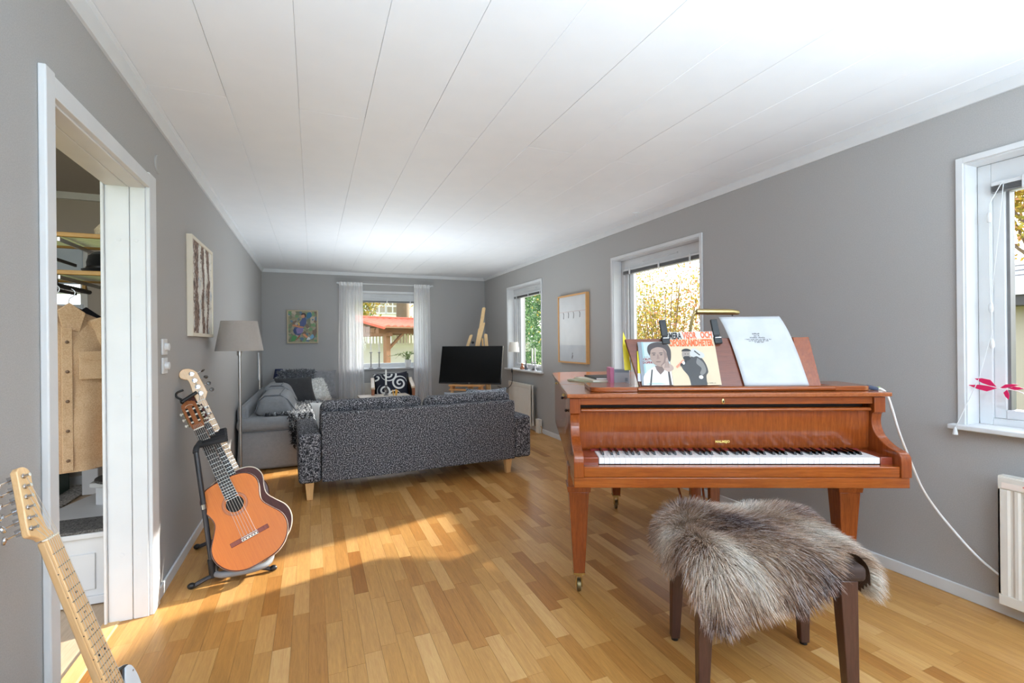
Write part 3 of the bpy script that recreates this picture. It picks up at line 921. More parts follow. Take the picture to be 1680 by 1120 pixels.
M['satin'] = fabric('grey_satin', rgb(120, 120, 124), rgb(142, 142, 146), 20, 0.45, 0.1)
M['charcoal'] = fabric('charcoal_velvet', rgb(48, 48, 50), rgb(66, 66, 68), 300)
cushion('dark charcoal cushion lying on the sheepskin', 0.46, 0.40, 0.14, M['charcoal'], (-0.20, 6.55, 0.655), (math.radians(58), 0, math.radians(20)))
def fluffy(label, loc, rot, w, d, h, ca, cb, n=3200):
    c = thing('cushion', label, 'cushion', loc); c.rotation_euler = rot
    obj('cover', puff(w, d, h), plain('fluffy_base', ca, 0.9), c, weld=True, smooth=80)
    u = rng.uniform(-1, 1, (n, 2)); sg = np.where(rng.uniform(size=n) < 0.5, -1, 1)
    k = np.sqrt(np.maximum(0, (1 - np.abs(u[:, 0]) ** 2.6) * (1 - np.abs(u[:, 1]) ** 2.6)))
    base = np.stack([u[:, 0] * w / 2, u[:, 1] * d / 2, sg * h / 2 * k], 1)
    nor = np.stack([u[:, 0] * .7, u[:, 1] * .7, sg * 1.0], 1)
    Q1, Q2 = fur_strands(base, nor, None, 0.035, 0.005, 0.8, None, 0.1)
    A, B = np.array(ca[:3]), np.array(cb[:3])
    tn = rng.uniform(0, 1, (n, 1))
    quads_obj('pile', np.concatenate([Q1, Q2]), np.concatenate([A * (1 - tn * .4) + B * tn * .4, A * (1 - tn) + B * tn]), M['wool'], c)['kind'] = 'stuff'
    return c
fluffy('curly grey cushion behind the charcoal one on the grey sofa', (-0.20, 7.02, 0.71), (math.radians(62), 0, math.radians(8)), 0.46, 0.40, 0.13, rgb(84, 86, 92), rgb(176, 178, 182))
fluffy('white fluffy cushion to the right of the charcoal one', (0.03, 6.86, 0.62), (math.radians(60), 0, math.radians(38)), 0.34, 0.34, 0.12, rgb(226, 226, 224), rgb(246, 246, 244), 2200)
cushion('smooth grey satin cushion leaning at the far end of the grey sofa', 0.50, 0.46, 0.14, M['satin'], (0.08, 7.52, 0.66), (math.radians(66), math.radians(6), math.radians(14)))

# ------------------------------------------------------------------ lamps
def shade_obj(r0, r1, z0, z1, mat, parent):
    mb = MB()
    n = 40
    vs = []
    for r, z in ((r0, z0), (r1, z1), (r1 - 0.004, z1), (r0 - 0.004, z0)):
        vs += [(r * math.cos(2 * PI * k / n), r * math.sin(2 * PI * k / n), z) for k in range(n)]
    fs = [(i * n + k, i * n + (k + 1) % n, ((i + 1) % 4) * n + (k + 1) % n, ((i + 1) % 4) * n + k) for i in range(4) for k in range(n)]
    mb.add(vs, fs)
    return obj('lamp_shade', mb, mat, parent)
lin_shade = fabric('warm_grey_linen', rgb(166, 160, 154), rgb(186, 180, 173), 700, lo=0.2, hi=0.8)
l = thing('floor_lamp', 'steel floor lamp with a warm grey tapered fabric shade by the left wall', 'lamp', (-0.513, 4.115, 0))
obj('base', MB().lathe([(0.13, 0), (0.135, 0.008), (0.13, 0.018), (0.03, 0.026), (0.012, 0.03)], 36), M['steel'], l)
obj('pole', MB().tube([(0, 0, 0.02), (0, 0, 1.24)], 0.0105, 14), M['steel'], l)
shade_obj(0.162, 0.122, 1.200, 1.424, lin_shade, l)
obj('bulb', MB().ball((0, 0, 1.28), 0.035), M['white'], l)
obj('spider', MB().tube([(-0.135, 0, 1.34), (0.135, 0, 1.34)], 0.003, 5).tube([(0, -0.135, 1.34), (0, 0.135, 1.34)], 0.003, 5).tube([(0, 0, 1.24), (0, 0, 1.34)], 0.006, 6), M['steel'], l)
obj('switch', MB().lathe([(0.018, 1.165), (0.018, 1.20)], 14), M['steel'], l)
st = thing('side_table', 'small dark side table in the far left corner behind the grey sofa', 'table', (-0.47, 7.88, 0))
dkw = wood('dark_stained_wood', rgb(52, 40, 34), rgb(74, 58, 48), 'x', 1, 0.5)
obj('table_top', MB().lathe([(0.16, 0.60), (0.165, 0.61), (0.16, 0.625)], 28), dkw, st)
obj('column', MB().tube([(0, 0, 0.02), (0, 0, 0.6)], 0.02, 10), dkw, st)
obj('foot', MB().lathe([(0.13, 0), (0.13, 0.012), (0.03, 0.03)], 24), dkw, st)
bl = thing('table_lamp', 'small table lamp with a dark blue shade in the far left corner', 'lamp', (-0.47, 7.88, 0.625))
obj('base', MB().lathe([(0.04, 0), (0.04, 0.01), (0.012, 0.02), (0.012, 0.12)], 16), dkw, bl)
shade_obj(0.085, 0.055, 0.09, 0.25, plain('dark_blue_shade', rgb(38, 48, 84), 0.7), bl)
struct(obj('trim_5', MB().tube([(-0.70, 7.43, 0.75), (-0.70, 7.43, 1.13)], 0.010, 8), M['white']))

# ------------------------------------------------------------------ curtains and rod
def sheer_mat():
    t = NT('white_sheer')
    v = t.coord('Object')
    n = t.noise(t.n('ShaderNodeMapping', None, Vector=v, Scale=(300, 300, 60)).outputs[0], 1.0, 2)
    fac = t.math('MULTIPLY_ADD', n, 0.2, 0.12)
    tr = t.n('ShaderNodeBsdfTransparent')
    df = t.n('ShaderNodeBsdfDiffuse', None, Color=rgb(250, 250, 251))
    tl = t.n('ShaderNodeBsdfTranslucent', None, Color=rgb(252, 252, 253))
    a = t.n('ShaderNodeMixShader', None, i0=0.6, i1=df.outputs[0], i2=tl.outputs[0])
    return t.surf(t.n('ShaderNodeMixShader', None, i0=fac, i1=a.outputs[0], i2=tr.outputs[0]).outputs[0])
M['sheer'] = sheer_mat()
rd = thing('curtain_rod', 'thin white curtain rod above the far window', 'curtain rod', (0, 8.005, 2.205))
obj('rod', MB().tube([(0.37, 0, 0), (1.88, 0, 0)], 0.008, 10), M['white'], rd)
for x in (0.365, 1.885):
    obj('finial', MB().ball((x, 0, 0), (0.018, 0.016, 0.016)), M['white'], rd)
for x in (0.385, 1.865):
    obj('bracket', MB().box(x - 0.008, x + 0.008, 0, 0.095, -0.012, 0.012), M['white'], rd)
def curtain(x0, x1, label, seed, flare):
    r_ = random.Random(seed)
    c = thing('sheer_curtain', label, 'curtain', ((x0 + x1) / 2, 8.005, 0))
    w = x1 - x0
    ph = [r_.uniform(0, 6.28) for _ in range(4)]
    def fn(u, v):
        z = 2.222 - v * 2.20
        k = 0.35 + 0.65 * v
        a = u * 2 * PI
        y = 0.026 * math.sin(a * 7 + ph[0]) * (0.5 + 0.5 * k) + 0.016 * k * math.sin(a * 3.3 + ph[1] + v) + 0.006 * math.sin(a * 17 + ph[2])
        x = (u - 0.5) * w * (1 + flare * (v - .3) * .3) + 0.012 * math.sin(a * 5 + ph[3]) * k
        return (x, y - 0.012, z)
    obj('sheer', MB().grid(fn, 110, 24), M['sheer'], c, recalc=False, smooth=80)
    obj('heading', MB().grid(lambda u, v: tuple(a + b for a, b in zip(fn(u, v * 0.026), (0, -0.003, 0))), 110, 2), plain('sheer_heading', rgb(236, 236, 236), 0.9), c, recalc=False, smooth=80)
    hem = MB().grid(lambda u, v: tuple(a + b for a, b in zip(fn(u, 0.965 + v * 0.035), (0, -0.002, 0))), 110, 1)
    obj('hem', hem, M['sheer'], c, recalc=False, smooth=80)
curtain(0.385, 0.755, 'white sheer curtain at the left of the far window', 3, 0.35)
curtain(1.570, 1.850, 'white sheer curtain at the right of the far window', 9, 0.5)

# ------------------------------------------------------------------ things on the far sill, armchair, coffee table
SZ = WZ0 + 0.004
pew = plain('pewter', rgb(120, 118, 116), 0.35, 0.9)
wax = plain('white_wax', rgb(246, 244, 238), 0.5)
def candlestick(label, loc, h, ch, group, mat=None, twist=True):
    c = thing('candlestick', label, 'candlestick', loc, 0, group)
    prof = [(0.036, 0), (0.036, 0.006), (0.012, 0.014)]
    n = 9
    for k in range(n):
        z = 0.02 + (h - 0.045) * k / n
        prof += [(0.007, z), (0.010, z + (h - .045) / n * .5)]
    prof += [(0.007, h - 0.02), (0.026, h - 0.012), (0.026, h - 0.006), (0.012, h)]
    obj('stem', MB().lathe(prof, 14), mat or pew, c)
    obj('candle', MB().lathe([(0.011, h - 0.01), (0.009, h + ch - 0.01), (0.003, h + ch)], 12), wax, c)
    obj('wick', MB().tube([(0, 0, h + ch - 0.002), (0.001, 0, h + ch + 0.008)], 0.001, 4), M['black'], c)
candlestick('twisted pewter candlestick with a white candle, the left one on the far window sill', (0.87, 8.045, SZ), 0.265, 0.17, 'pewter candlesticks on the far window sill')
candlestick('twisted pewter candlestick with a white candle, the right one on the far window sill', (1.00, 8.045, SZ), 0.265, 0.17, 'pewter candlesticks on the far window sill')
pl_ = thing('potted_plant', 'trailing green plant in a white pot on the far window sill', 'plant', (1.47, 8.05, SZ))
obj('pot', MB().lathe([(0.038, 0), (0.042, 0.004), (0.056, 0.13), (0.052, 0.13), (0.046, 0.10)], 20), plain('white_pot', rgb(232, 232, 232), 0.3), pl_)
mb = MB(); pts = []
for k in range(16):
    a = random.uniform(0, 6.28); r1 = random.uniform(0.05, 0.16)
    if k < 4: a = PI + random.uniform(-.3, .3); r1 = random.uniform(0.2, 0.36)
    q = [Vector((0, 0, 0.11)), Vector((r1 * .45 * math.cos(a), r1 * .3 * math.sin(a), 0.20 + random.uniform(0, .06))), Vector((r1 * math.cos(a), min(r1 * .4 * math.sin(a), .03), 0.17 + random.uniform(-0.03, 0.10)))]
    mb.tube(q, 0.0018, 4)
    for i in range(16):
        s_ = random.random(); pts.append((q[0].lerp(q[1], s_ * 2) if s_ < .5 else q[1].lerp(q[2], s_ * 2 - 1)) + Vector((random.uniform(-.015, .015), random.uniform(-.012, .012), random.uniform(-.015, .015))))
obj('stems', mb, plain('stem_green', rgb(120, 110, 70), 0.7), pl_)['kind'] = 'stuff'
P, C = leaves(len(pts), np.array(pts), 0.016, [rgb(140, 170, 110), rgb(170, 190, 130), rgb(120, 150, 100)])
quads_obj('foliage', P, C, M['leaf'], pl_)['kind'] = 'stuff'

walnut = wood('red_walnut', rgb(126, 74, 44), rgb(168, 106, 68), 'z', 2, 0.35)
leather = plain('black_leather', rgb(30, 30, 34), 0.45)
ch = thing('armchair', 'armchair with wooden arms and dark upholstery under the far window', 'chair', (1.10, 7.32, 0), math.radians(-6))
for sx in (-1, 1):
    x = sx * 0.285
    obj('arm', MB().prism([(-0.31, 0.575), (0.30, 0.66), (0.32, 0.70), (0.30, 0.705), (-0.31, 0.61)], x - 0.028, x + 0.028, 'x'), wood('pale_arm', rgb(196, 170, 140), rgb(220, 200, 176), 'y', 2, 0.35), ch, bevel=0.008)
    obj('leg', MB().taper((x, -0.29, 0), (0.03, 0.03, 0), (x, -0.29, 0.585), (0.045, 0.05, 0)), walnut, ch, bevel=0.006)
    obj('leg', MB().taper((x, 0.33, 0), (0.03, 0.03, 0), (x, 0.29, 0.66), (0.045, 0.05, 0)), walnut, ch, bevel=0.006)
    obj('side_panel', MB().box(x - 0.012, x + 0.012, -0.26, 0.27, 0.27, 0.60), leather, ch)
obj('seat', MB().box(-0.262, 0.262, -0.30, 0.26, 0.28, 0.43), leather, ch, bevel=0.04, seg=4)
obj('backrest', MB().taper((0, 0.27, 0.30), (0.525, 0.11, 0), (0, 0.335, 0.775), (0.525, 0.08, 0)), leather, ch, bevel=0.03, seg=4)
# cushion with bold white scrolls on black
def scroll_mat():
    t = NT('black_scroll_print')
    v = t.coord('Object')
    c = None
    spots = ((-0.11, -0.07, 0.105), (0.12, 0.03, 0.115), (0.03, -0.17, 0.10), (-0.02, 0.19, 0.12), (-0.20, 0.15, 0.07))
    acc = 0.0
    for i, (x, y, r) in enumerate(spots):
        loc = t.n('ShaderNodeVectorMath', {'operation': 'SUBTRACT'}, i0=v, i1=(x, y, 0)).outputs[0]
        sep = t.n('ShaderNodeSeparateXYZ', None, Vector=loc)
        d = t.math('SQRT', t.math('ADD', t.math('MULTIPLY', sep.outputs[0], sep.outputs[0]), t.math('MULTIPLY', sep.outputs[1], sep.outputs[1])))
        ang = t.math('DIVIDE', t.math('ARCTAN2', sep.outputs[1], sep.outputs[0]), 2 * PI)
        q = t.math('ADD', t.math('DIVIDE', d, 0.062), t.math('ADD', ang, 0.2 * i))
        band = t.math('LESS_THAN', t.math('FRACT', q), 0.42)
        inside = t.math('MULTIPLY', t.math('LESS_THAN', d, r), t.math('GREATER_THAN', d, 0.012))
        acc = t.math('MAXIMUM', t.math('MULTIPLY', band, inside), acc)
    col = t.mixc(acc, rgb(26, 28, 44), rgb(228, 228, 226))
    return t.bsdf(Base_Color=col, Roughness=0.8)
cushion('black cushion with bold white scrolls on the armchair under the far window', 0.50, 0.44, 0.14, scroll_mat(), (1.08, 7.28, 0.590), (math.radians(70), math.radians(-4), math.radians(-6)))

tb = thing('coffee_table', 'pale wooden coffee table behind the tweed sofa', 'table', (0.93, 6.78, 0), math.radians(1))
pale = wood('pale_birch', rgb(226, 208, 190), rgb(240, 226, 210), 'x', 1, 0.35)
obj('table_top', MB().box(-0.345, 0.345, -0.40, 0.40, 0.475, 0.50), pale, tb, bevel=0.004)
for x in (-0.30, 0.30):
    for y in (-0.35, 0.35):
        obj('leg', MB().box(x - 0.025, x + 0.025, y - 0.025, y + 0.025, 0, 0.475), pale, tb, bevel=0.003)
obj('shelf', MB().box(-0.30, 0.30, -0.35, 0.35, 0.16, 0.18), pale, tb, bevel=0.003)
cs = thing('candle_holder', 'tall candle in a dark twisted holder on the coffee table', 'candle', (0.955, 6.95, 0.50))
mb = MB()
for a0 in (0, PI / 2, PI, 1.5 * PI):
    mb.tube([(0.026 * math.sin(PI * s_ / 10) * math.cos(a0 + s_ * .55), 0.026 * math.sin(PI * s_ / 10) * math.sin(a0 + s_ * .55), 0.02 + s_ * 0.0115) for s_ in range(11)], 0.004, 6)
obj('twisted_stem', mb, pew, cs)
obj('foot', MB().lathe([(0.035, 0), (0.035, 0.008), (0.01, 0.022)], 16), pew, cs)
obj('cup', MB().lathe([(0.008, 0.13), (0.018, 0.14), (0.018, 0.15), (0.012, 0.15)], 14), pew, cs)
obj('candle', MB().lathe([(0.013, 0.145), (0.011, 0.36), (0.003, 0.372)], 12), wax, cs)
gl_ = thing('match_tumbler', 'short tumbler holding yellow sticks on the coffee table', 'tumbler', (1.055, 6.80, 0.50))
obj('tumbler', MB().lathe([(0.032, 0), (0.038, 0.06), (0.035, 0.06), (0.030, 0.006)], 18), M['glass'], gl_)
sticks = plain('yellow_stick', rgb(238, 184, 84), 0.6)
for k in range(14):
    a = random.uniform(0, 6.28); r_ = random.uniform(0.006, 0.022)
    x, y = r_ * math.cos(a), r_ * math.sin(a)
    obj('stick', MB().tube([(x, y, 0.008), (x * 1.9, y * 1.9, random.uniform(.075, .095))], 0.0035, 5), sticks, gl_)

# ------------------------------------------------------------------ television on the easel
ang = math.radians(-39.7)
ea = thing('easel', 'tall beech easel with round-topped posts carrying the television in the far right corner', 'easel', (2.146, 6.745, 0), ang)
beech = wood('beech', rgb(214, 176, 124), rgb(234, 202, 152), 'z', 2, 0.45)
beechx = wood('beech_rail', rgb(206, 150, 92), rgb(226, 172, 114), 'x', 2, 0.45)
def yl(z): return -0.03 + (z - 0.55) * 0.24      # leaning plane of the easel front
def post(x0, x1, z0, z1, w, t_, name, off=0.05, mat=None):
    a, b = Vector((x0, yl(z0) + off, z0)), Vector((x1, yl(z1) + off, z1))
    mb = MB().taper(a, (w, t_, 0), b, (w, t_, 0))
    n = 14
    d = (b - a).normalized()
    mb2 = [(math.cos(PI * k / n) * w / 2, math.sin(PI * k / n) * w / 2) for k in range(n + 1)]
    mb.add([b + Vector((p[0], s_ * t_ / 2, 0)) + d * p[1] for s_ in (-1, 1) for p in mb2], [tuple(range(n + 1)), tuple(range(n + 1, 2 * n + 2))[::-1]] + [(i, i + 1, n + 2 + i, n + 1 + i) for i in range(n)])
    return obj(name, mb, mat or beech, ea)
post(0.0, 0.11, 0.45, 1.755, 0.048, 0.022, 'mast')
post(-0.035, 0.065, 0.55, 1.44, 0.030, 0.02, 'mast_guide', 0.045)
post(0.075, 0.135, 1.20, 1.53, 0.026, 0.02, 'mast_guide', 0.045)
post(-0.44, -0.075, 0.02, 1.34, 0.045, 0.022, 'side_post', 0.075)
post(0.36, 0.165, 0.02, 1.35, 0.045, 0.022, 'side_post', 0.075)
obj('rear_leg', MB().tube([(0.1, yl(1.3) + .1, 1.3), (0.1, 0.58, 0.02)], 0.016, 8), beech, ea)
obj('cross_rail', MB().box(-0.36, 0.30, 0.0, 0.022, 0.36, 0.41), beechx, ea, bevel=0.004)
obj('ledge', MB().box(-0.30, 0.22, -0.12, 0.03, 0.598, 0.620), beechx, ea, bevel=0.004)
obj('ledge', MB().box(-0.30, 0.22, -0.11, 0.02, 0.535, 0.553), beechx, ea, bevel=0.004)
for x in (-0.27, 0.18):
    obj('ledge_block', MB().box(x - 0.02, x + 0.02, -0.09, 0.01, 0.552, 0.60), beechx, ea, bevel=0.003)
obj('knob', MB().lathe([(0.020, 0), (0.020, 0.02), (0.012, 0.03)], 14, M=Matrix.Rotation(PI / 2, 4, 'X')), M['black'], ea, loc=(-0.015, yl(1.24) + 0.03, 1.24))
tv = thing('television', 'large black flat-screen television leaning on the wooden easel', 'television', (2.146, 6.745, 0.622), ang)
tv.rotation_euler = (math.radians(-13.5), math.radians(0.0), ang)
obj('housing', MB().box(-0.49, 0.49, -0.055, -0.020, 0.0, 0.570), M['black'], tv, bevel=0.004)
scr = NT('tv_screen')
obj('screen', MB().box(-0.480, 0.480, -0.0575, -0.054, 0.018, 0.560), scr.bsdf(Base_Color=rgb(7, 7, 7), Roughness=0.16, Specular_IOR_Level=0.2), tv)
obj('badge', MB().prism([(-0.012, 0.005), (0.012, 0.005), (0.008, 0.013), (-0.008, 0.013)], -0.0575, -0.055, 'y'), M['chrome'], tv)
obj('rear_bulge', MB().box(-0.3, 0.3, -0.022, 0.01, 0.06, 0.40), M['black'], tv, bevel=0.01)
# ------------------------------------------------------------------ the grand piano
PO, PA = (1.676, 1.499, 0), -math.radians(24.9)
M['mahog'] = wood('polished_mahogany', rgb(120, 54, 16), rgb(166, 88, 34), 'x', 1.6, 0.18, 0.35, 22, (0.30, 0.72))
M['mahogz'] = wood('polished_mahogany_upright_grain', rgb(112, 48, 16), rgb(158, 80, 32), 'z', 1.6, 0.18, 0.35, 22, (0.30, 0.72))
M['mahoglid'] = wood('polished_mahogany_lid', rgb(132, 66, 28), rgb(170, 98, 50), 'y', 1.4, 0.22, 0.35, 20, (0.30, 0.72))
M['redblock'] = wood('red_key_block', rgb(112, 44, 28), rgb(140, 62, 40), 'x', 2, 0.15, 0.8)
M['desk'] = wood('dark_desk_mahogany', rgb(96, 46, 28), rgb(126, 66, 42), 'x', 2.2, 0.3, 0.2)
M['ivory'] = plain('white_key', rgb(240, 240, 240), 0.18)
M['ebony'] = plain('black_key', rgb(16, 15, 16), 0.15)
pn = thing('grand_piano', 'polished mahogany baby grand piano with its lid closed', 'piano', PO, PA)
def smooth_poly(ctrl, closed_n=10):
    out = []
    n = len(ctrl)
    for i in range(n - 1):
        p0, p1, p2, p3 = ctrl[max(i - 1, 0)], ctrl[i], ctrl[i + 1], ctrl[min(i + 2, n - 1)]
        for k in range(closed_n):
            s_ = k / closed_n
            out.append(tuple(0.5 * ((2 * p1[j]) + (-p0[j] + p2[j]) * s_ + (2 * p0[j] - 5 * p1[j] + 4 * p2[j] - p3[j]) * s_ ** 2 + (-p0[j] + 3 * p1[j] - 3 * p2[j] + p3[j]) * s_ ** 3) for j in range(len(p1))))
    out.append(tuple(ctrl[-1]))
    return out
def case_outline(g, y0):
    bent = smooth_poly([(0.705 + g, 0.78), (0.66 + g, 0.96), (0.50 + g, 1.14), (0.26 + g, 1.28), (0.10 + g, 1.42), (-0.02 + g, 1.58), (-0.14, 1.66 + g), (-0.30, 1.685 + g)], 6)
    tail = [(-0.55, 1.685 + g), (-0.64, 1.665 + g), (-0.69 - g * .7, 1.62 + g * .7), (-0.705 - g, 1.56)]
    return [(-0.705 - g, y0), (0.705 + g, y0)] + bent + tail
obj('case', MB().prism(case_outline(0, 0.235), 0.640, 0.983, 'z'), M['mahog'], pn, smooth=40)
obj('keybed', MB().box(-0.705, 0.705, 0.0, 0.62, 0.614, 0.659), M['mahog'], pn, bevel=0.003)
obj('keyslip', MB().box(-0.664, 0.664, -0.002, 0.0375, 0.660, 0.7055), M['mahog'], pn, bevel=0.004)
prof = [(0.16, 0.983), (0.147, 0.980), (0.147, 0.915)] + [(p[0], p[1]) for p in smooth_poly([(0.158, 0.905), (0.163, 0.875), (0.156, 0.842), (0.130, 0.808), (0.076, 0.779), (0.025, 0.767)], 5)] + [(0.004, 0.760), (-0.008, 0.745), (-0.010, 0.72), (-0.010, 0.660), (0.30, 0.660), (0.30, 0.983)]
for x0, x1 in ((-0.706, -0.663), (0.663, 0.706)):
    c = obj('cheek', MB().prism(prof, x0, x1, 'x'), M['mahogz'], pn, bevel=0.003)
    obj('cheek_block', MB().box(x0 - 0.003, x1 + 0.003, 0.140, 0.17, 0.914, 0.984), M['mahogz'], c, bevel=0.002)
for x0, x1 in ((-0.662, -0.594), (0.611, 0.662)):
    obj('key_block', MB().box(x0, x1, 0.036, 0.19, 0.660, 0.737), M['redblock'], pn, bevel=0.003)
obj('fallboard', MB().prism([(0.195, 0.735), (0.185, 0.75), (0.178, 0.90), (0.178, 0.925), (0.22, 0.925), (0.22, 0.735)], -0.662, 0.662, 'x'), M['mahogz'], pn)
obj('fallboard_lip', MB().prism([(0.165 + 0.012 * math.cos(a), 0.926 + 0.0085 * math.sin(a)) for a in [PI * k / 8 + PI / 2 for k in range(9)]] + [(0.22, 0.9175), (0.22, 0.9345)], -0.655, 0.655, 'x'), M['mahog'], pn)
obj('gap_shade', MB().box(-0.662, 0.662, 0.222, 0.234, 0.66, 0.985), M['dark'], pn)  # dark sheet standing in for the shade in the gap above the fallboard
obj('felt_strip', MB().box(-0.61, 0.61, 0.17, 0.19, 0.736, 0.742), plain('red_felt', rgb(120, 30, 26), 0.9), pn)
obj('lock_rail', MB().box(-0.660, 0.660, 0.150, 0.20, 0.952, 0.984), M['mahog'], pn, bevel=0.002)
obj('lock_plate', MB().lathe([(0.006, 0), (0.0065, 0.002), (0.004, 0.003)], 14, M=Matrix.Rotation(PI / 2, 4, 'X') @ Matrix.Diagonal((1, 1.9, 1, 1))), M['brass'], pn, loc=(-0.008, 0.150, 0.966))
obj('keyhole', MB().box(-0.0015, 0.0015, -0.0045, -0.002, -0.005, 0.005), M['black'], pn, loc=(-0.008, 0.149, 0.966))
M['gold'] = plain('gold_leaf', rgb(222, 196, 110), 0.35, 0.6)
em = link('maker_lettering', text_mesh('MALMSJÖ', 0.0150, M['gold'], 1.05, 0.0004, 0.0002), pn, (0.001, 0.1835, 0.774), (PI / 2 - 0.05, 0, 0))
# keys
KW, KX0 = 0.0231, -0.592
wk = MB().box(-KW / 2 + 0.0004, KW / 2 - 0.0004, 0.038, 0.186, 0.708, 0.7345).mesh('white_key', M['ivory'], 0)
bk = MB().add([(-0.0055, 0.090, 0.734), (0.0055, 0.090, 0.734), (0.0055, 0.186, 0.734), (-0.0055, 0.186, 0.734), (-0.0042, 0.098, 0.7465), (0.0042, 0.098, 0.7465), (0.0042, 0.186, 0.7465), (-0.0042, 0.186, 0.7465)], [(0, 1, 5, 4), (1, 2, 6, 5), (2, 3, 7, 6), (3, 0, 4, 7), (4, 5, 6, 7)]).mesh('black_key', M['ebony'], 0)
for k in range(52):
    x = KX0 + (k + 0.5) * KW
    o = link('white_key', wk, pn, (x, 0, 0))
    md = o.modifiers.new('bevel', 'BEVEL'); md.width = 0.0012; md.segments = 1
    note = 'ABCDEFG'[k % 7]
    if note in 'ACDFG' and k < 51:
        sh = {'C': -0.0025, 'D': 0.0025, 'F': -0.003, 'G': 0.0, 'A': 0.003}[note]
        link('black_key', bk, pn, (x + KW / 2 + sh, 0, 0))
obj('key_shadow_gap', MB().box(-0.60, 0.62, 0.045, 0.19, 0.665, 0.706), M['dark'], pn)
# lid in two leaves
ol = case_outline(0.018, 0.122)
front = [(-0.723, 0.122), (0.727, 0.122), (0.727, 0.598), (-0.723, 0.598)]
obj('front_lid', MB().prism(front, 0.987, 1.006, 'z'), M['mahoglid'], pn, bevel=0.004, seg=3)
main = [(-0.723, 0.602), (0.727, 0.602)] + [p for p in ol[2:]]
obj('main_lid', MB().prism(main, 0.987, 1.006, 'z'), M['mahoglid'], pn, bevel=0.004, seg=3)
for x in (-0.60, -0.15, 0.3, 0.62):
    obj('lid_hinge', MB().box(x - 0.02, x + 0.02, 0.588, 0.612, 1.0055, 1.0075), M['brass'], pn)
for y in (0.30, 0.95):
    obj('side_hinge', MB().tube([(-0.728, y - 0.02, 0.984), (-0.728, y + 0.02, 0.984)], 0.006, 8), M['brass'], pn)
# candle trays, rail and music desk on the lid
def tray(x0, x1, flip):
    pts = [(x0, 0.19), (x1, 0.19), (x1, 0.46), (x0, 0.46)]
    r_ = 0.05
    corner = []
    cx, cy = (x1 - r_, 0.19 + r_) if flip else (x0 + r_, 0.19 + r_)
    a0 = -PI / 2 if flip else PI
    arc = [(cx + r_ * math.cos(a0 + k * PI / 16), cy + r_ * math.sin(a0 + k * PI / 16)) for k in range(9)]
    poly = ([(x0, 0.19)] + arc + [(x1, 0.46), (x0, 0.46)]) if flip else (arc + [(x1, 0.19), (x1, 0.46), (x0, 0.46)])
    return obj('music_tray', MB().prism(poly, 1.007, 1.029, 'z'), M['mahog'], pn, bevel=0.003)
tray(-0.605, -0.385, False); tray(0.52, 0.696, True)
obj('desk_rail', MB().prism([(0.198 + 0.012 * math.cos(PI * k / 8 + PI / 2), 1.018 + 0.011 * math.sin(PI * k / 8 + PI / 2)) for k in range(9)] + [(0.225, 1.007), (0.225, 1.029)], -0.384, 0.519, 'x'), M['mahog'], pn)
def dz(z): return 0.232 + (z - 1.024) * 0.40        # front plane of the leaning desk
dk = MB()
b0, b1, t0_, t1_ = (-0.366, 1.026), (0.480, 1.026), (-0.416, 1.256), (0.478, 1.258)
vs = []
for off in (0.0, 0.018):
    for (x, z) in (b0, b1, t1_, t0_):
        vs.append((x, dz(z) + off, z - off * 0.38))
dk.add(vs, [(0, 1, 2, 3), (7, 6, 5, 4), (0, 4, 5, 1), (1, 5, 6, 2), (2, 6, 7, 3), (3, 7, 4, 0)])
desk = obj('music_desk', dk, M['desk'], pn, bevel=0.002)
edge = MB()
for (xa, za), (xb, zb) in (((0.385, 1.027), (0.352, 1.256)),):
    edge.add([(xa, dz(za) - 0.006, za), (0.479, dz(za) - 0.006, za), (0.476, dz(1.257) - 0.006, 1.257), (0.40, dz(1.257) - 0.006, 1.257), (0.395, dz(1.2) - 0.006, 1.20),
              (xa, dz(za) + 0.001, za), (0.479, dz(za) + 0.001, za), (0.476, dz(1.257) + 0.001, 1.257), (0.40, dz(1.257) + 0.001, 1.257), (0.395, dz(1.2) + 0.001, 1.20)],
             [(0, 1, 2, 3, 4), (9, 8, 7, 6, 5), (0, 5, 6, 1), (1, 6, 7, 2), (2, 7, 8, 3), (3, 8, 9, 4), (4, 9, 5, 0)])
obj('desk_wing', edge, M['mahogz'], desk, bevel=0.0015)
# legs with casters, lyre
def caster(par, x, y):
    c = obj('caster', MB().box(x - 0.011, x + 0.011, y - 0.018, y + 0.018, 0.085, 0.100).box(x - 0.016, x - 0.011, y - 0.012, y + 0.026, 0.03, 0.09).box(x + 0.011, x + 0.016, y - 0.012, y + 0.026, 0.03, 0.09), M['brass'], par)
    obj('wheel', MB().lathe([(0.010, -0.009), (0.030, -0.009), (0.031, 0.0), (0.030, 0.009), (0.010, 0.009)], 20, M=Matrix.Rotation(PI / 2, 4, 'Y')), plain('dull_brass_wheel', rgb(120, 106, 76), 0.4, 0.8), c, loc=(x, y + 0.012, 0.031))
for x, y, w in ((-0.658, 0.315, 0.105), (0.632, 0.315, 0.105), (-0.262, 1.50, 0.105)):
    l = obj('leg', MB().taper((x, y, 0.100), (0.054, 0.054, 0), (x, y, 0.512), (w * 0.93, w * 0.93, 0)), M['mahogz'], pn, bevel=0.003)
    obj('leg_cap', MB().taper((x, y, 0.512), (w + 0.004, w + 0.004, 0), (x, y, 0.542), (w + 0.012, w + 0.012, 0)).box(x - w * .5, x + w * .5, y - w * .5, y + w * .5, 0.54, 0.64), M['mahogz'], l, bevel=0.002)
    obj('ferrule', MB().box(x - 0.029, x + 0.029, y - 0.029, y + 0.029, 0.098, 0.106), M['brass'], l)
    caster(l, x, y)
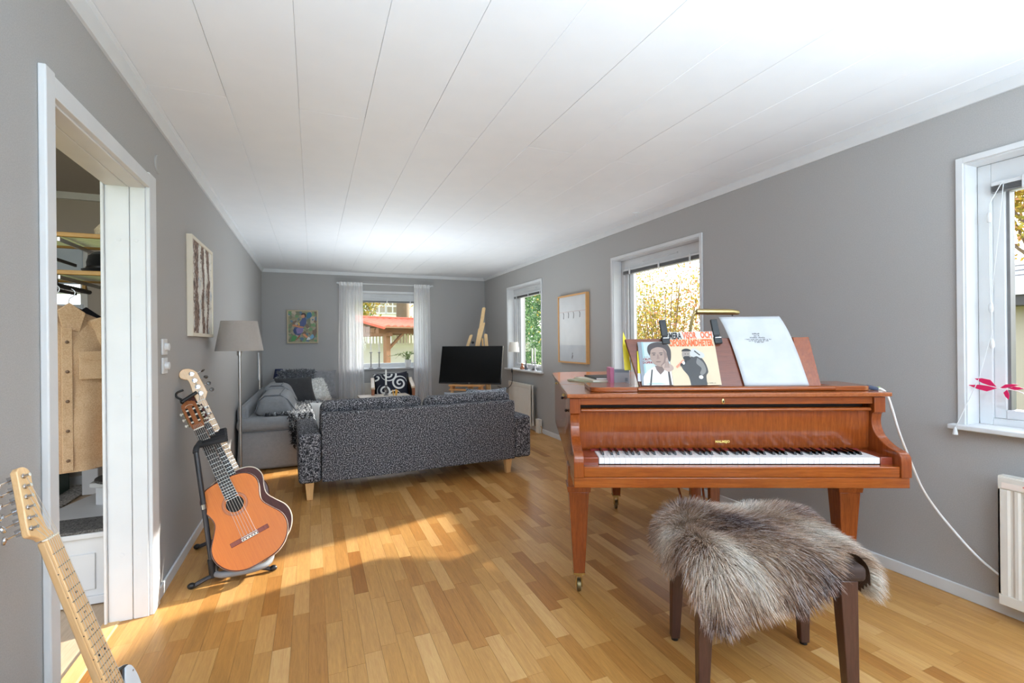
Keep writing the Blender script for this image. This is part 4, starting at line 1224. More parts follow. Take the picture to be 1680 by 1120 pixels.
for x0, x1 in ((-0.014, 0.040), (0.088, 0.142)):
    obj('lyre_post', MB().box(x0, x1, 0.58, 0.62, 0.14, 0.615), M['mahogz'], pn, bevel=0.004)
obj('lyre_box', MB().box(-0.06, 0.19, 0.54, 0.66, 0.07, 0.15), M['mahogz'], pn, bevel=0.006)
for x in (0.01, 0.065, 0.12):
    obj('pedal', MB().tube([(x, 0.56, 0.075), (x, 0.48, 0.062), (x, 0.42, 0.05)], [0.010, 0.012, 0.016], 10), M['brass'], pn)
obj('lyre_rod', MB().tube([(0.02, 0.66, 0.12), (-0.045, 1.0, 0.642)], 0.007, 8), M['mahogz'], pn)
obj('lyre_rod', MB().tube([(0.11, 0.66, 0.12), (0.16, 1.0, 0.642)], 0.007, 8), M['mahogz'], pn)
obj('prop_stud', MB().ball((-0.712, 0.62, 0.93), 0.008, 8, 5), M['black'], pn)
obj('prop_stud', MB().ball((-0.712, 0.34, 0.90), 0.008, 8, 5), M['black'], pn)

# ------------------------------------------------------------------ things on the piano (each placed in the piano's axes)
def on_piano(name, label, cat, group=None):
    return thing(name, label, cat, PO, PA, group)
LEAN = math.atan(0.40)
def leaning(par, loc, tilt=0.0, lean=LEAN):
    """frame on the music desk: local x right, y up the sheet, z out of the sheet towards the player"""
    o_ = Matrix.Translation(loc) @ Matrix.Rotation(-lean, 4, 'X') @ Matrix.Rotation(PI / 2, 4, 'X') @ Matrix.Rotation(tilt, 4, 'Z')
    return o_
def leaner(name, label, cat, loc, tilt=0.0, lean=LEAN):
    o = bpy.data.objects.new(name, None); COL.objects.link(o)
    o.empty_display_size = 0.05
    o.matrix_world = Matrix.Translation(PO) @ Matrix.Rotation(PA, 4, 'Z') @ leaning(None, loc, tilt, lean)
    return tag(o, label, cat)
def flat(name, par, poly, z, mat, th=0.0004):
    return obj(name, MB().prism(poly, z, z + th, 'z'), mat, par, smooth=0)
def ell(cx, cy, rx, ry, n=22, a0=0, a1=2 * PI):
    return [(cx + rx * math.cos(a0 + (a1 - a0) * k / n), cy + ry * math.sin(a0 + (a1 - a0) * k / n)) for k in range(n if a1 - a0 > 6 else n + 1)]
ink = lambda n, r, g, b, ro=0.45: plain(n, rgb(r, g, b), ro)
I_black, I_dk, I_mid = ink('print_black', 32, 30, 30), ink('print_dark_grey', 62, 60, 60), ink('print_mid_grey', 118, 116, 114)
I_white, I_orange, I_cream = ink('print_white', 236, 234, 228), ink('print_orange', 232, 104, 48), ink('print_cream', 208, 190, 160)
I_skin, I_skin2 = ink('print_skin_grey', 158, 134, 122), ink('print_skin_shadow', 110, 90, 84)
I_teal, I_red, I_hair = ink('print_pale_teal', 176, 196, 194), ink('print_dark_red', 130, 34, 40), ink('print_hair', 64, 54, 54)

# songbook with the man carrying a guitar
lp = leaner('songbook', 'cream songbook titled MERA VISOR OCH OFÖRSKÄMDHETER with a man shouldering a guitar', 'book', (-0.099, 0.222, 1.0315), 0.008)
W_, H_ = 0.226, 0.275
obj('cover', MB().box(-W_ / 2, W_ / 2, 0, H_, 0, 0.006), I_cream, lp, bevel=0.001)
Z = 0.0062
flat('top_band', lp, [(-W_ / 2, H_ - 0.038), (W_ / 2, H_ - 0.036), (W_ / 2, H_), (-W_ / 2, H_)], Z, ink('print_pale_grey', 204, 200, 194))
for body, x, y, mat, sx in (('MERA', -0.074, 0.252, I_black, 0.50), ('VISOR', -0.004, 0.254, I_orange, 0.50), ('OCH', 0.078, 0.255, I_orange, 0.54), ('OFÖRSKÄMDHETER', -0.002, 0.214, I_orange, 0.50)):
    link('title_lettering', text_mesh(body, 0.047, mat, sx, 0.0017, 0.0003), lp, (x, y, Z + 0.0012))
fig = flat('figure_coat', lp, smooth_poly([(-0.030, 0.0), (-0.036, 0.045), (-0.060, 0.085), (-0.058, 0.115), (-0.030, 0.128), (0.0, 0.150), (0.030, 0.145), (0.052, 0.112), (0.060, 0.068), (0.048, 0.046), (0.046, 0.0)], 5), Z + 0.0004, I_dk)
flat('figure_sleeve', fig, smooth_poly([(0.018, 0.138), (0.044, 0.110), (0.050, 0.070), (0.030, 0.050), (0.020, 0.060), (0.030, 0.085), (0.010, 0.110), (0.018, 0.138)], 5), Z + 0.0008, I_mid)
flat('figure_hand', fig, ell(0.022, 0.040, 0.010, 0.009), Z + 0.0012, I_white)
flat('figure_head', fig, ell(-0.032, 0.154, 0.021, 0.028), Z + 0.0008, ink('print_face', 150, 140, 132))
flat('figure_hair', fig, ell(-0.030, 0.172, 0.023, 0.014, 18, 0.0, PI), Z + 0.0012, I_black)
flat('figure_beard', fig, ell(-0.032, 0.140, 0.018, 0.016, 18, PI, 2 * PI) + [(-0.022, 0.147), (-0.042, 0.147)], Z + 0.0012, I_black)
for x in (-0.037, -0.024):
    flat('figure_eye', fig, ell(x, 0.158, 0.0028, 0.0018, 8), Z + 0.0014, I_black)
gt = flat('figure_guitar', lp, smooth_poly([(-0.016, 0.150), (-0.010, 0.176), (0.010, 0.188), (0.026, 0.176), (0.050, 0.160), (0.052, 0.142), (0.034, 0.136), (0.016, 0.146), (0.0, 0.142), (-0.016, 0.150)], 5), Z + 0.001, ink('print_light_grey', 188, 188, 186))
flat('figure_guitar_slot', gt, [(0.006, 0.172), (0.010, 0.176), (0.034, 0.152), (0.030, 0.149)], Z + 0.0016, I_black)
flat('figure_guitar_neck', gt, [(-0.090, 0.094), (-0.084, 0.086), (-0.046, 0.122), (-0.052, 0.130)], Z + 0.0016, ink('print_salmon', 226, 140, 112))
for k in range(3):
    flat('figure_finger', fig, ell(-0.062 + k * 0.011, 0.103 + k * 0.010, 0.006, 0.009, 12), Z + 0.002, I_white if k % 2 else I_black)
link('price_lettering', print_marks((5, 7, 3), 0.006, I_dk, 2), lp, (0.066, 0.010, Z + 0.0004))

# book with the portrait, half behind the songbook
pb = leaner('portrait_book', 'grey-green book showing a dark-haired man in white shirt resting his cheek on his hand', 'book', (-0.270, 0.2285, 1.0315), 0.004)
W_, H_ = 0.178, 0.222
obj('cover', MB().box(-W_ / 2, W_ / 2, 0, H_, 0, 0.010), ink('print_grey_teal', 186, 198, 198), pb, bevel=0.0015)
Z = 0.0102
flat('spine_band', pb, [(-W_ / 2, 0), (-W_ / 2 + 0.018, 0), (-W_ / 2 + 0.018, H_), (-W_ / 2, H_)], Z, ink('print_slate', 132, 138, 146))
flat('tint_band', pb, [(-W_ / 2 + 0.018, 0.06), (-W_ / 2 + 0.026, 0.06), (-W_ / 2 + 0.026, H_), (-W_ / 2 + 0.018, H_)], Z, ink('print_teal', 148, 182, 184))
mn = flat('portrait_shirt', pb, smooth_poly([(-0.080, 0.0), (-0.076, 0.045), (-0.050, 0.075), (-0.015, 0.094), (0.030, 0.090), (0.075, 0.098), (0.085, 0.080), (0.085, 0.0)], 5), Z + 0.0004, ink('print_shirt', 222, 220, 216))
flat('portrait_neck', mn, [(-0.018, 0.098), (0.030, 0.092), (0.022, 0.070), (0.004, 0.052), (-0.012, 0.075)], Z + 0.0008, I_skin2)
flat('portrait_head', mn, smooth_poly([(-0.034, 0.168), (-0.034, 0.135), (-0.022, 0.108), (0.000, 0.094), (0.022, 0.096), (0.044, 0.120), (0.050, 0.160), (0.030, 0.192), (-0.016, 0.192), (-0.034, 0.168)], 5), Z + 0.0012, I_skin)
flat('portrait_hair', mn, smooth_poly([(-0.038, 0.150), (-0.046, 0.176), (-0.040, 0.202), (-0.016, 0.216), (0.018, 0.219), (0.052, 0.206), (0.066, 0.176), (0.062, 0.130), (0.052, 0.118), (0.046, 0.150), (0.044, 0.172), (0.030, 0.188), (0.004, 0.193), (-0.018, 0.186), (-0.030, 0.176), (-0.034, 0.160), (-0.038, 0.150)], 5), Z + 0.0016, I_hair)
for x in (-0.017, 0.018):
    flat('portrait_eye', mn, ell(x, 0.153, 0.0075, 0.0028, 12), Z + 0.0018, I_skin2)
    flat('portrait_pupil', mn, ell(x, 0.153, 0.0026, 0.0024, 8), Z + 0.0022, I_black)
    flat('portrait_brow', mn, ell(x, 0.162, 0.011, 0.0022, 12), Z + 0.0018, I_hair)
flat('portrait_shade', mn, smooth_poly([(0.028, 0.184), (0.044, 0.160), (0.042, 0.120), (0.022, 0.098), (0.010, 0.098), (0.026, 0.118), (0.031, 0.150), (0.028, 0.184)], 4), Z + 0.0014, ink('print_cheek_shade', 130, 108, 100))
flat('portrait_nose', mn, [(-0.001, 0.155), (0.004, 0.155), (0.009, 0.132), (-0.006, 0.131)], Z + 0.0018, ink('print_nose', 140, 116, 106))
flat('portrait_mouth', mn, ell(0.001, 0.117, 0.013, 0.0026, 14), Z + 0.0018, I_skin2)
flat('portrait_hand', mn, smooth_poly([(0.024, 0.076), (0.016, 0.096), (0.032, 0.112), (0.040, 0.136), (0.047, 0.134), (0.050, 0.110), (0.066, 0.096), (0.068, 0.078), (0.045, 0.066), (0.024, 0.076)], 5), Z + 0.002, ink('print_hand', 172, 148, 136))
for k in range(3):
    flat('portrait_finger', mn, [(0.027 + k * 0.009, 0.086), (0.030 + k * 0.009, 0.086), (0.037 + k * 0.006, 0.118), (0.035 + k * 0.006, 0.118)], Z + 0.0024, I_skin2)
flat('portrait_brace', mn, [(-0.052, 0.0), (-0.044, 0.0), (-0.030, 0.078), (-0.037, 0.078)], Z + 0.0012, I_dk)
flat('portrait_brace', mn, [(0.040, 0.0), (0.052, 0.0), (0.048, 0.080), (0.040, 0.080)], Z + 0.0012, I_hair)
flat('portrait_sleeve_fold', mn, [(-0.074, 0.004), (0.03, 0.004), (0.0, 0.012), (-0.05, 0.012)], Z + 0.0012, I_teal)
link('title_lettering', text_mesh('CRUT-\nDOPPA', 0.0165, I_red, 0.85, 0.0006, 0.0003), pb, (-0.051, 0.122, Z + 0.0005))
link('author_lettering', print_marks((6, 7), 0.0040, I_dk, 3), pb, (-0.053, 0.143, Z + 0.0005))

# yellow book behind them
yb = leaner('yellow_book', 'bright yellow book standing behind the portrait book on the music desk', 'book', (-0.352, 0.240, 1.050), -0.06)
obj('cover', MB().box(-0.022, 0.10, 0, 0.155, 0.0, 0.006), ink('print_yellow', 240, 226, 40), yb, bevel=0.001)
obj('lower_edge', MB().box(-0.0225, 0.10, 0.0, 0.040, -0.0003, 0.0063), ink('print_pale_lilac', 206, 208, 226), yb)
yt = leaner('yellow_bookmark', 'tip of a yellow leaf-shaped slip standing up behind the music desk at its left end', 'slip', (-0.402, 0.345, 1.10), 0.02, 0.25)
obj('slip', MB().prism([(-0.014, 0), (0.018, 0), (0.012, 0.14), (-0.006, 0.20), (-0.014, 0.13)], 0, 0.0015, 'z'), ink('slip_yellow', 240, 222, 40), yt)

# large white sheet, slightly curled
pp = on_piano('music_sheet', 'large white sheet of paper with a few centred lines of print on the music desk', 'paper')
pm = NT('white_paper'); n_ = pm.noise(pm.coord(), 9, 3)
paper_m = pm.bsdf(Base_Color=pm.ramp(n_, [(0.3, rgb(186, 189, 193)), (0.7, rgb(198, 200, 203))]), Roughness=0.7, Normal=pm.bump(n_, 0.15, 0.01))
def sheet(u, v):
    z = 1.030 + 0.345 * v - 0.012 * v * v
    x = 0.122 + 0.298 * u - 0.038 * v ** 1.0 - (0.022 * v * v * v)
    y = dz(min(z, 1.256)) - 0.012 + max(0.0, z - 1.256) * (0.40 + 1.2 * max(0.0, z - 1.256)) + 0.006 * math.sin(u * 3.1 + 0.3) * v
    return Vector((x, y, z))
obj('sheet', MB().grid(lambda u, v: tuple(sheet(u, v)), 14, 20), paper_m, pp, recalc=False, smooth=80, solid=0.0008)
def on_sheet(words, size, v, seed):
    p = sheet(0.47, v); a = (sheet(.52, v) - sheet(.42, v)).normalized(); b = (sheet(0.47, v + .02) - sheet(0.47, v - .02)).normalized()
    nrm = a.cross(b).normalized()
    o = link('print_line', print_marks(words, size, I_dk, seed), pp)
    o.matrix_local = frame_matrix(p + nrm * 0.0012, a, nrm.cross(a).normalized(), nrm)
on_sheet((9,), 0.0100, 0.728, 11)
on_sheet((4, 3), 0.0085, 0.698, 12)
on_sheet((10, 9), 0.0090, 0.672, 13)
on_sheet((1, 4, 6, 5, 4, 4, 2, 4), 0.0085, 0.645, 14)
on_sheet((3, 2, 5, 6, 2, 5), 0.0085, 0.624, 15)
on_sheet((2, 5, 4), 0.0085, 0.603, 16)

# clip lights on the desk
def clip(x, zt, label):
    o = leaner('clip_light', label, 'clip light', (x, dz(1.225) - 0.008, 1.232), 0.06, 0.34)
    o['group'] = 'clip lights on the music desk'
    obj('jaw', MB().box(-0.019, 0.019, -0.006, 0.030, -0.004, 0.016), M['black'], o, bevel=0.003)
    obj('rear_jaw', MB().box(-0.017, 0.017, -0.005, 0.030, -0.046, -0.034), M['black'], o, bevel=0.003)
    obj('bridge', MB().box(-0.012, 0.012, 0.030, 0.040, -0.040, 0.012), M['black'], o, bevel=0.002)
    obj('lamp_head', MB().box(-0.0165, 0.0165, 0.036, 0.122, 0.0, 0.014), plain('graphite_plastic', rgb(40, 42, 44), 0.35), o, bevel=0.004, seg=3)
    obj('trim_bar', MB().box(-0.012, 0.016, 0.022, 0.0255, 0.0155, 0.0170), M['chrome'], o)
clip(-0.222, 0, 'black folded clip light above the portrait book, the left of two')
clip(0.030, 0, 'black folded clip light between the songbook and the white sheet')

# brass piano lamp
pl2 = on_piano('piano_lamp', 'brass piano lamp with a curved arm and a slim horizontal tube shade', 'lamp')
M['agedbrass'] = plain('aged_brass', rgb(190, 168, 118), 0.3, 0.85)
obj('base', MB().lathe([(0.055, 1.006), (0.055, 1.016), (0.05, 1.022), (0.012, 1.03)], 24), M['agedbrass'], pl2, loc=(-0.018, 0.56, 0))
arm = smooth_poly([(-0.018, 0.56, 1.02), (-0.020, 0.56, 1.16), (-0.016, 0.558, 1.30), (-0.008, 0.555, 1.365), (0.004, 0.552, 1.392), (0.022, 0.55, 1.400)], 6)
obj('arm', MB().tube(arm, 0.0075, 10), M['agedbrass'], pl2)
obj('shade', MB().tube([(0.008, 0.55, 1.401), (0.014, 0.55, 1.402), (0.20, 0.55, 1.398), (0.236, 0.55, 1.394), (0.244, 0.55, 1.392)], [0.006, 0.016, 0.016, 0.0125, 0.005], 16), M['agedbrass'], pl2)
obj('ring', MB().tube([(0.068, 0.55, 1.4), (0.074, 0.55, 1.4)], 0.0172, 16), M['agedbrass'], pl2)
obj('switch', MB().tube([(0.205, 0.55, 1.388), (0.205, 0.55, 1.376)], 0.004, 8), M['black'], pl2)

# booklets and cards at the left of the lid
def booklet(label, x, y, z, w, d, h, rz, cols, grp=None):
    o = thing('booklet', label, 'booklet', (0, 0, 0), 0, grp)
    o.matrix_world = Matrix.Translation(PO) @ Matrix.Rotation(PA, 4, 'Z') @ Matrix.Translation((x, y, z)) @ Matrix.Rotation(rz, 4, 'Z')
    obj('pages', MB().box(-w / 2, w / 2 - 0.002, -d / 2 + .002, d / 2 - .002, 0.001, h - 0.001), I_white, o)
    obj('cover', MB().box(-w / 2 - .001, w / 2, -d / 2, d / 2, h - 0.001, h).box(-w / 2 - .001, w / 2, -d / 2, d / 2, 0, 0.001).box(-w / 2 - .001, -w / 2 + .001, -d / 2, d / 2, 0, h), cols, o)
    return o
booklet('pale green booklet at the bottom of the small heap on the piano lid', -0.50, 0.80, 1.0065, 0.21, 0.29, 0.008, 0.5, ink('booklet_green', 190, 196, 168))
booklet('cream booklet in the middle of the small heap on the piano lid', -0.475, 0.82, 1.0150, 0.21, 0.28, 0.009, 0.3, ink('booklet_cream', 224, 216, 196))
booklet('white and black booklet on top of the small heap on the piano lid', -0.43, 0.84, 1.0245, 0.20, 0.26, 0.010, 0.15, ink('booklet_black', 52, 50, 50))
pk_ = on_piano('pink_book', 'pink-spined book standing upright beside the small heap of booklets on the lid', 'book')
obj('spine', MB().box(-0.446, -0.424, 0.60, 0.72, 1.0065, 1.098), ink('pink_spine', 222, 136, 176), pk_, bevel=0.003)
cd = on_piano('picture_card', 'grey and white picture card standing beside the pink book on the lid', 'card')
obj('card', MB().box(-0.420, -0.335, 0.62, 0.626, 1.0065, 1.090), ink('card_grey', 196, 204, 212), cd)
obj('card_shape', MB().box(-0.416, -0.339, 0.6192, 0.6202, 1.070, 1.086).box(-0.36, -0.345, 0.6192, 0.6202, 1.02, 1.04), ink('card_slate', 150, 164, 178), cd)
# power adapter and white cord down to the radiator
ad = on_piano('power_plug', 'dark blue plug lying at the right end of the piano lid', 'plug')
obj('plug', MB().cbox((0, 0, 0), (0.05, 0.026, 0.018)), plain('dark_blue_plastic', rgb(58, 68, 92), 0.4), ad, bevel=0.005, seg=3, loc=(0.708, 0.225, 1.0165), rot=(0, 0.25, -0.5))
obj('prong', MB().tube([(0.72, 0.215, 1.017), (0.735, 0.208, 1.022)], 0.003, 6), plain('green_tip', rgb(180, 200, 140), 0.5), ad)
cord = tag(obj('white_power_cable', MB().tube(smooth_poly([(2.430, 1.395, 1.016), (2.452, 1.382, 1.008), (2.475, 1.376, 0.985), (2.50, 1.372, 0.93), (2.56, 1.372, 0.80), (2.66, 1.382, 0.66), (2.74, 1.375, 0.52), (2.79, 1.345, 0.42), (2.805, 1.28, 0.33), (2.81, 1.20, 0.245), (2.825, 1.13, 0.185), (2.84, 1.06, 0.13)], 6), 0.0052, 8), plain('white_cord', rgb(240, 240, 240), 0.4)), 'white power cable hanging from the right end of the piano to the radiator', 'cable')

# ------------------------------------------------------------------ piano stool with faux fur
SA = math.atan2(1.343 - 1.575, 1.845 - 1.383)
stw = wood('dark_brown_stool_wood', rgb(62, 38, 32), rgb(84, 54, 46), 'z', 2.0, 0.35, 0.2)
so = thing('piano_stool', 'dark brown wooden piano stool under a fur throw', 'stool', (1.383, 1.575, 0), SA)
for x, y in ((0, 0), (0.517, 0), (-0.012, -0.385), (0.470, -0.385)):
    cx = 0.252 + (x - 0.252) * 0.94; cy = -0.19 + (y + 0.19) * 0.94
    obj('leg', MB().taper((x, y, 0.012), (0.034, 0.034, 0), (cx, cy, 0.455), (0.056, 0.056, 0)), stw, so, bevel=0.003)
    obj('glide', MB().lathe([(0.014, 0), (0.014, 0.013)], 12), M['black'], so, loc=(x, y, 0))
for x0, x1, y0, y1 in ((0.0, 0.50, -0.015, 0.010), (0.0, 0.46, -0.39, -0.365), (-0.012, 0.012, -0.37, 0.0), (0.468, 0.492, -0.37, 0.0)):
    obj('apron', MB().box(x0, x1, y0, y1, 0.395, 0.455), stw, so, bevel=0.003)
obj('seat', MB().box(-0.022, 0.512, -0.408, 0.025, 0.452, 0.505), plain('seat_fabric', rgb(60, 44, 38), 0.8), so, bevel=0.018, seg=4)

def fold(a, lo, hi, r):
    """position along a sheet that bends over both edges of a slab: returns place, drop"""
    if a < lo:
        d = lo - a; q = min(d / r, PI / 2)
        rest = max(0.0, d - r * PI / 2)
        return lo - r * math.sin(q), r * (1 - math.cos(q)) + rest
    if a > hi:
        d = a - hi; q = min(d / r, PI / 2)
        rest = max(0.0, d - r * PI / 2)
        return hi + r * math.sin(q), r * (1 - math.cos(q)) + rest
    return a, 0.0
def fur_throw():
    o = thing('fur_throw', 'brown and grey faux fur throw draped over the piano stool', 'fur throw', (1.383, 1.575, 0), SA)
    hide = [(-0.175, -0.02), (-0.19, -0.12), (-0.150, -0.24), (-0.085, -0.33), (-0.075, -0.44), (-0.060, -0.51), (0.02, -0.595), (0.10, -0.580), (0.19, -0.535), (0.30, -0.520), (0.37, -0.465), (0.42, -0.395), (0.475, -0.365), (0.53, -0.375), (0.600, -0.385), (0.665, -0.330), (0.66, -0.18), (0.62, 0.02), (0.50, 0.11), (0.30, 0.14), (0.10, 0.14), (-0.08, 0.09)]
    hide = smooth_poly(hide + hide[:1], 5)
    hx = np.array([p[0] for p in hide]); hy = np.array([p[1] for p in hide])
    def inside(x, y):
        c = False; j = len(hx) - 1
        for i in range(len(hx)):
            if ((hy[i] > y) != (hy[j] > y)) and (x < (hx[j] - hx[i]) * (y - hy[i]) / (hy[j] - hy[i]) + hx[i]): c = not c
            j = i
        return c
    def P(a, b):
        x, d1 = fold(a, 0.035, 0.455, 0.085)
        y, d2 = fold(b, -0.340, -0.04, 0.085)
        z = 0.545 - d1 - d2 + 0.010 * math.sin(a * 15 + 1) * math.sin(b * 13 + a * 6) + 0.007 * math.sin(a * 24 + b * 12)
        out = 0.018 * math.sin(a * 26 + 0.6) * min(1, d2 / 0.08)
        return Vector((x, y - abs(out) * (1 if b < -0.2 else -1) - 0.10 * d2 * (1 if b < -0.2 else -1), z))
    # hide: a grid masked by the outline
    NU, NV = 56, 54
    A0, A1, B0, B1 = -0.20, 0.68, -0.68, 0.15
    mb = MB(); idx = {}
    for j in range(NV + 1):
        for i in range(NU + 1):
            a, b = A0 + (A1 - A0) * i / NU, B0 + (B1 - B0) * j / NV
            if inside(a, b):
                idx[i, j] = len(mb.v); mb.v.append(tuple(P(a, b)))
    for j in range(NV):
        for i in range(NU):
            q = [(i, j), (i + 1, j), (i + 1, j + 1), (i, j + 1)]
            if all(k in idx for k in q): mb.f.append(tuple(idx[k] for k in q))
    obj('hide', mb, plain('fur_backing', rgb(96, 74, 60), 0.95), o, recalc=False, smooth=80)
    N = 64000
    ab = np.stack([rng.uniform(A0, A1, N * 2), rng.uniform(B0, B1, N * 2)], 1)
    base, nor, dn = [], [], []
    keep = []
    for a, b in ab:
        if not inside(a, b): continue
        p = P(a, b); e = 0.006
        da = P(a + e, b) - P(a - e, b); db = P(a, b + e) - P(a, b - e)
        nn = da.cross(db).normalized()
        base.append(p); nor.append(nn)
        sm = lambda e0, e1, q: (lambda w: w * w * (3 - 2 * w))(min(1.0, max(0.0, (q - e0) / (e1 - e0))))
        kl = 1 - sm(-0.10, 0.12, a); kb = sm(-0.20, 0.02, b)
        fl_ = (-db).normalized() * (0.8 * (1 - kb)) + da.normalized() * (0.42 - 0.85 * kl)
        dn.append(fl_); keep.append((a, b))
        if len(base) >= N: break
    base, nor, dn, keep = np.array(base), np.array(nor), np.array(dn), np.array(keep)
    n = len(base)
    # clumped direction noise
    wob = np.stack([np.sin(keep[:, 0] * 60 + keep[:, 1] * 25), np.cos(keep[:, 1] * 55 - keep[:, 0] * 20), np.sin(keep[:, 0] * 33 + 2 * keep[:, 1] * 40)], 1) * 0.22
    Q1, Q2 = fur_strands(base, nor * 0.75 + wob * 0.7, None, 0.056, 0.00075, 0.13, None, 0.30, flow=dn)
    t1 = np.sin(keep[:, 0] * 14 + keep[:, 1] * 9 + 1.0) + np.sin(keep[:, 1] * 17 - keep[:, 0] * 7) * 0.8 + np.sin(keep[:, 0] * 41 + keep[:, 1] * 30) * 0.4
    t1 = t1 + rng.normal(size=n) * 0.55
    # pale rim at the right hand end
    t1 = t1 - np.clip((keep[:, 0] - 0.54) / 0.05, 0, 1) * 3.5
    f = np.clip((t1 + 1.9) / 3.8, 0, 1)[:, None]
    pale, tan, brown, dk_ = (np.array(rgb(*c)[:3]) for c in ((246, 238, 226), (214, 184, 156), (164, 130, 108), (98, 78, 78)))
    mid = np.where(f < 0.35, pale + (tan - pale) * f / 0.35, np.where(f < 0.7, tan + (brown - tan) * (f - .35) / .35, brown + (dk_ - brown) * (f - .7) / .3))
    tipn = rng.uniform(0, 1, (n, 1))
    grey = np.array(rgb(232, 226, 226)[:3])
    tip = np.where(tipn < 0.32, mid * 0.42, np.where(tipn < 0.62, mid * 0.4 + grey * 0.6, mid))
    root = mid * 0.75
    quads_obj('fur', np.concatenate([Q1, Q2]), np.concatenate([root, tip]), vcol('long_fur', rough=0.55, spec=0.35, transl=0.25), o)['kind'] = 'stuff'
fur_throw()
# ------------------------------------------------------------------ guitars
M['cedar'] = wood('orange_cedar_top', rgb(200, 100, 12), rgb(222, 126, 26), 'z', 2.2, 0.42, 0.0, 30, (0.25, 0.75))
M['rosewood'] = wood('dark_rosewood', rgb(60, 26, 22), rgb(98, 46, 38), 'z', 2.0, 0.3, 0.15)
M['redmahog'] = wood('red_brown_mahogany', rgb(116, 50, 36), rgb(152, 76, 56), 'z', 2.0, 0.5, 0.0)
M['darktop'] = wood('dark_red_top', rgb(62, 26, 20), rgb(92, 42, 34), 'z', 2.0, 0.6, 0.0)
M['fret'] = plain('nickel_fret', rgb(214, 210, 200), 0.25, 0.9)
M['ebonyb'] = wood('black_fingerboard', rgb(30, 24, 22), rgb(48, 38, 34), 'z', 2.0, 0.4)
M['headwood'] = wood('brown_headstock', rgb(150, 86, 48), rgb(178, 110, 66), 'z', 2.0, 0.3, 0.3)
M['maple'] = wood('maple', rgb(226, 178, 122), rgb(240, 202, 150), 'z', 2.0, 0.28, 0.4, 20)
M['mapleside'] = M['maple']
M['bind'] = plain('cream_binding', rgb(232, 216, 196), 0.35)
M['bone'] = plain('bone', rgb(238, 232, 218), 0.35)
M['string'] = plain('guitar_string', rgb(214, 208, 200), 0.3, 0.4)

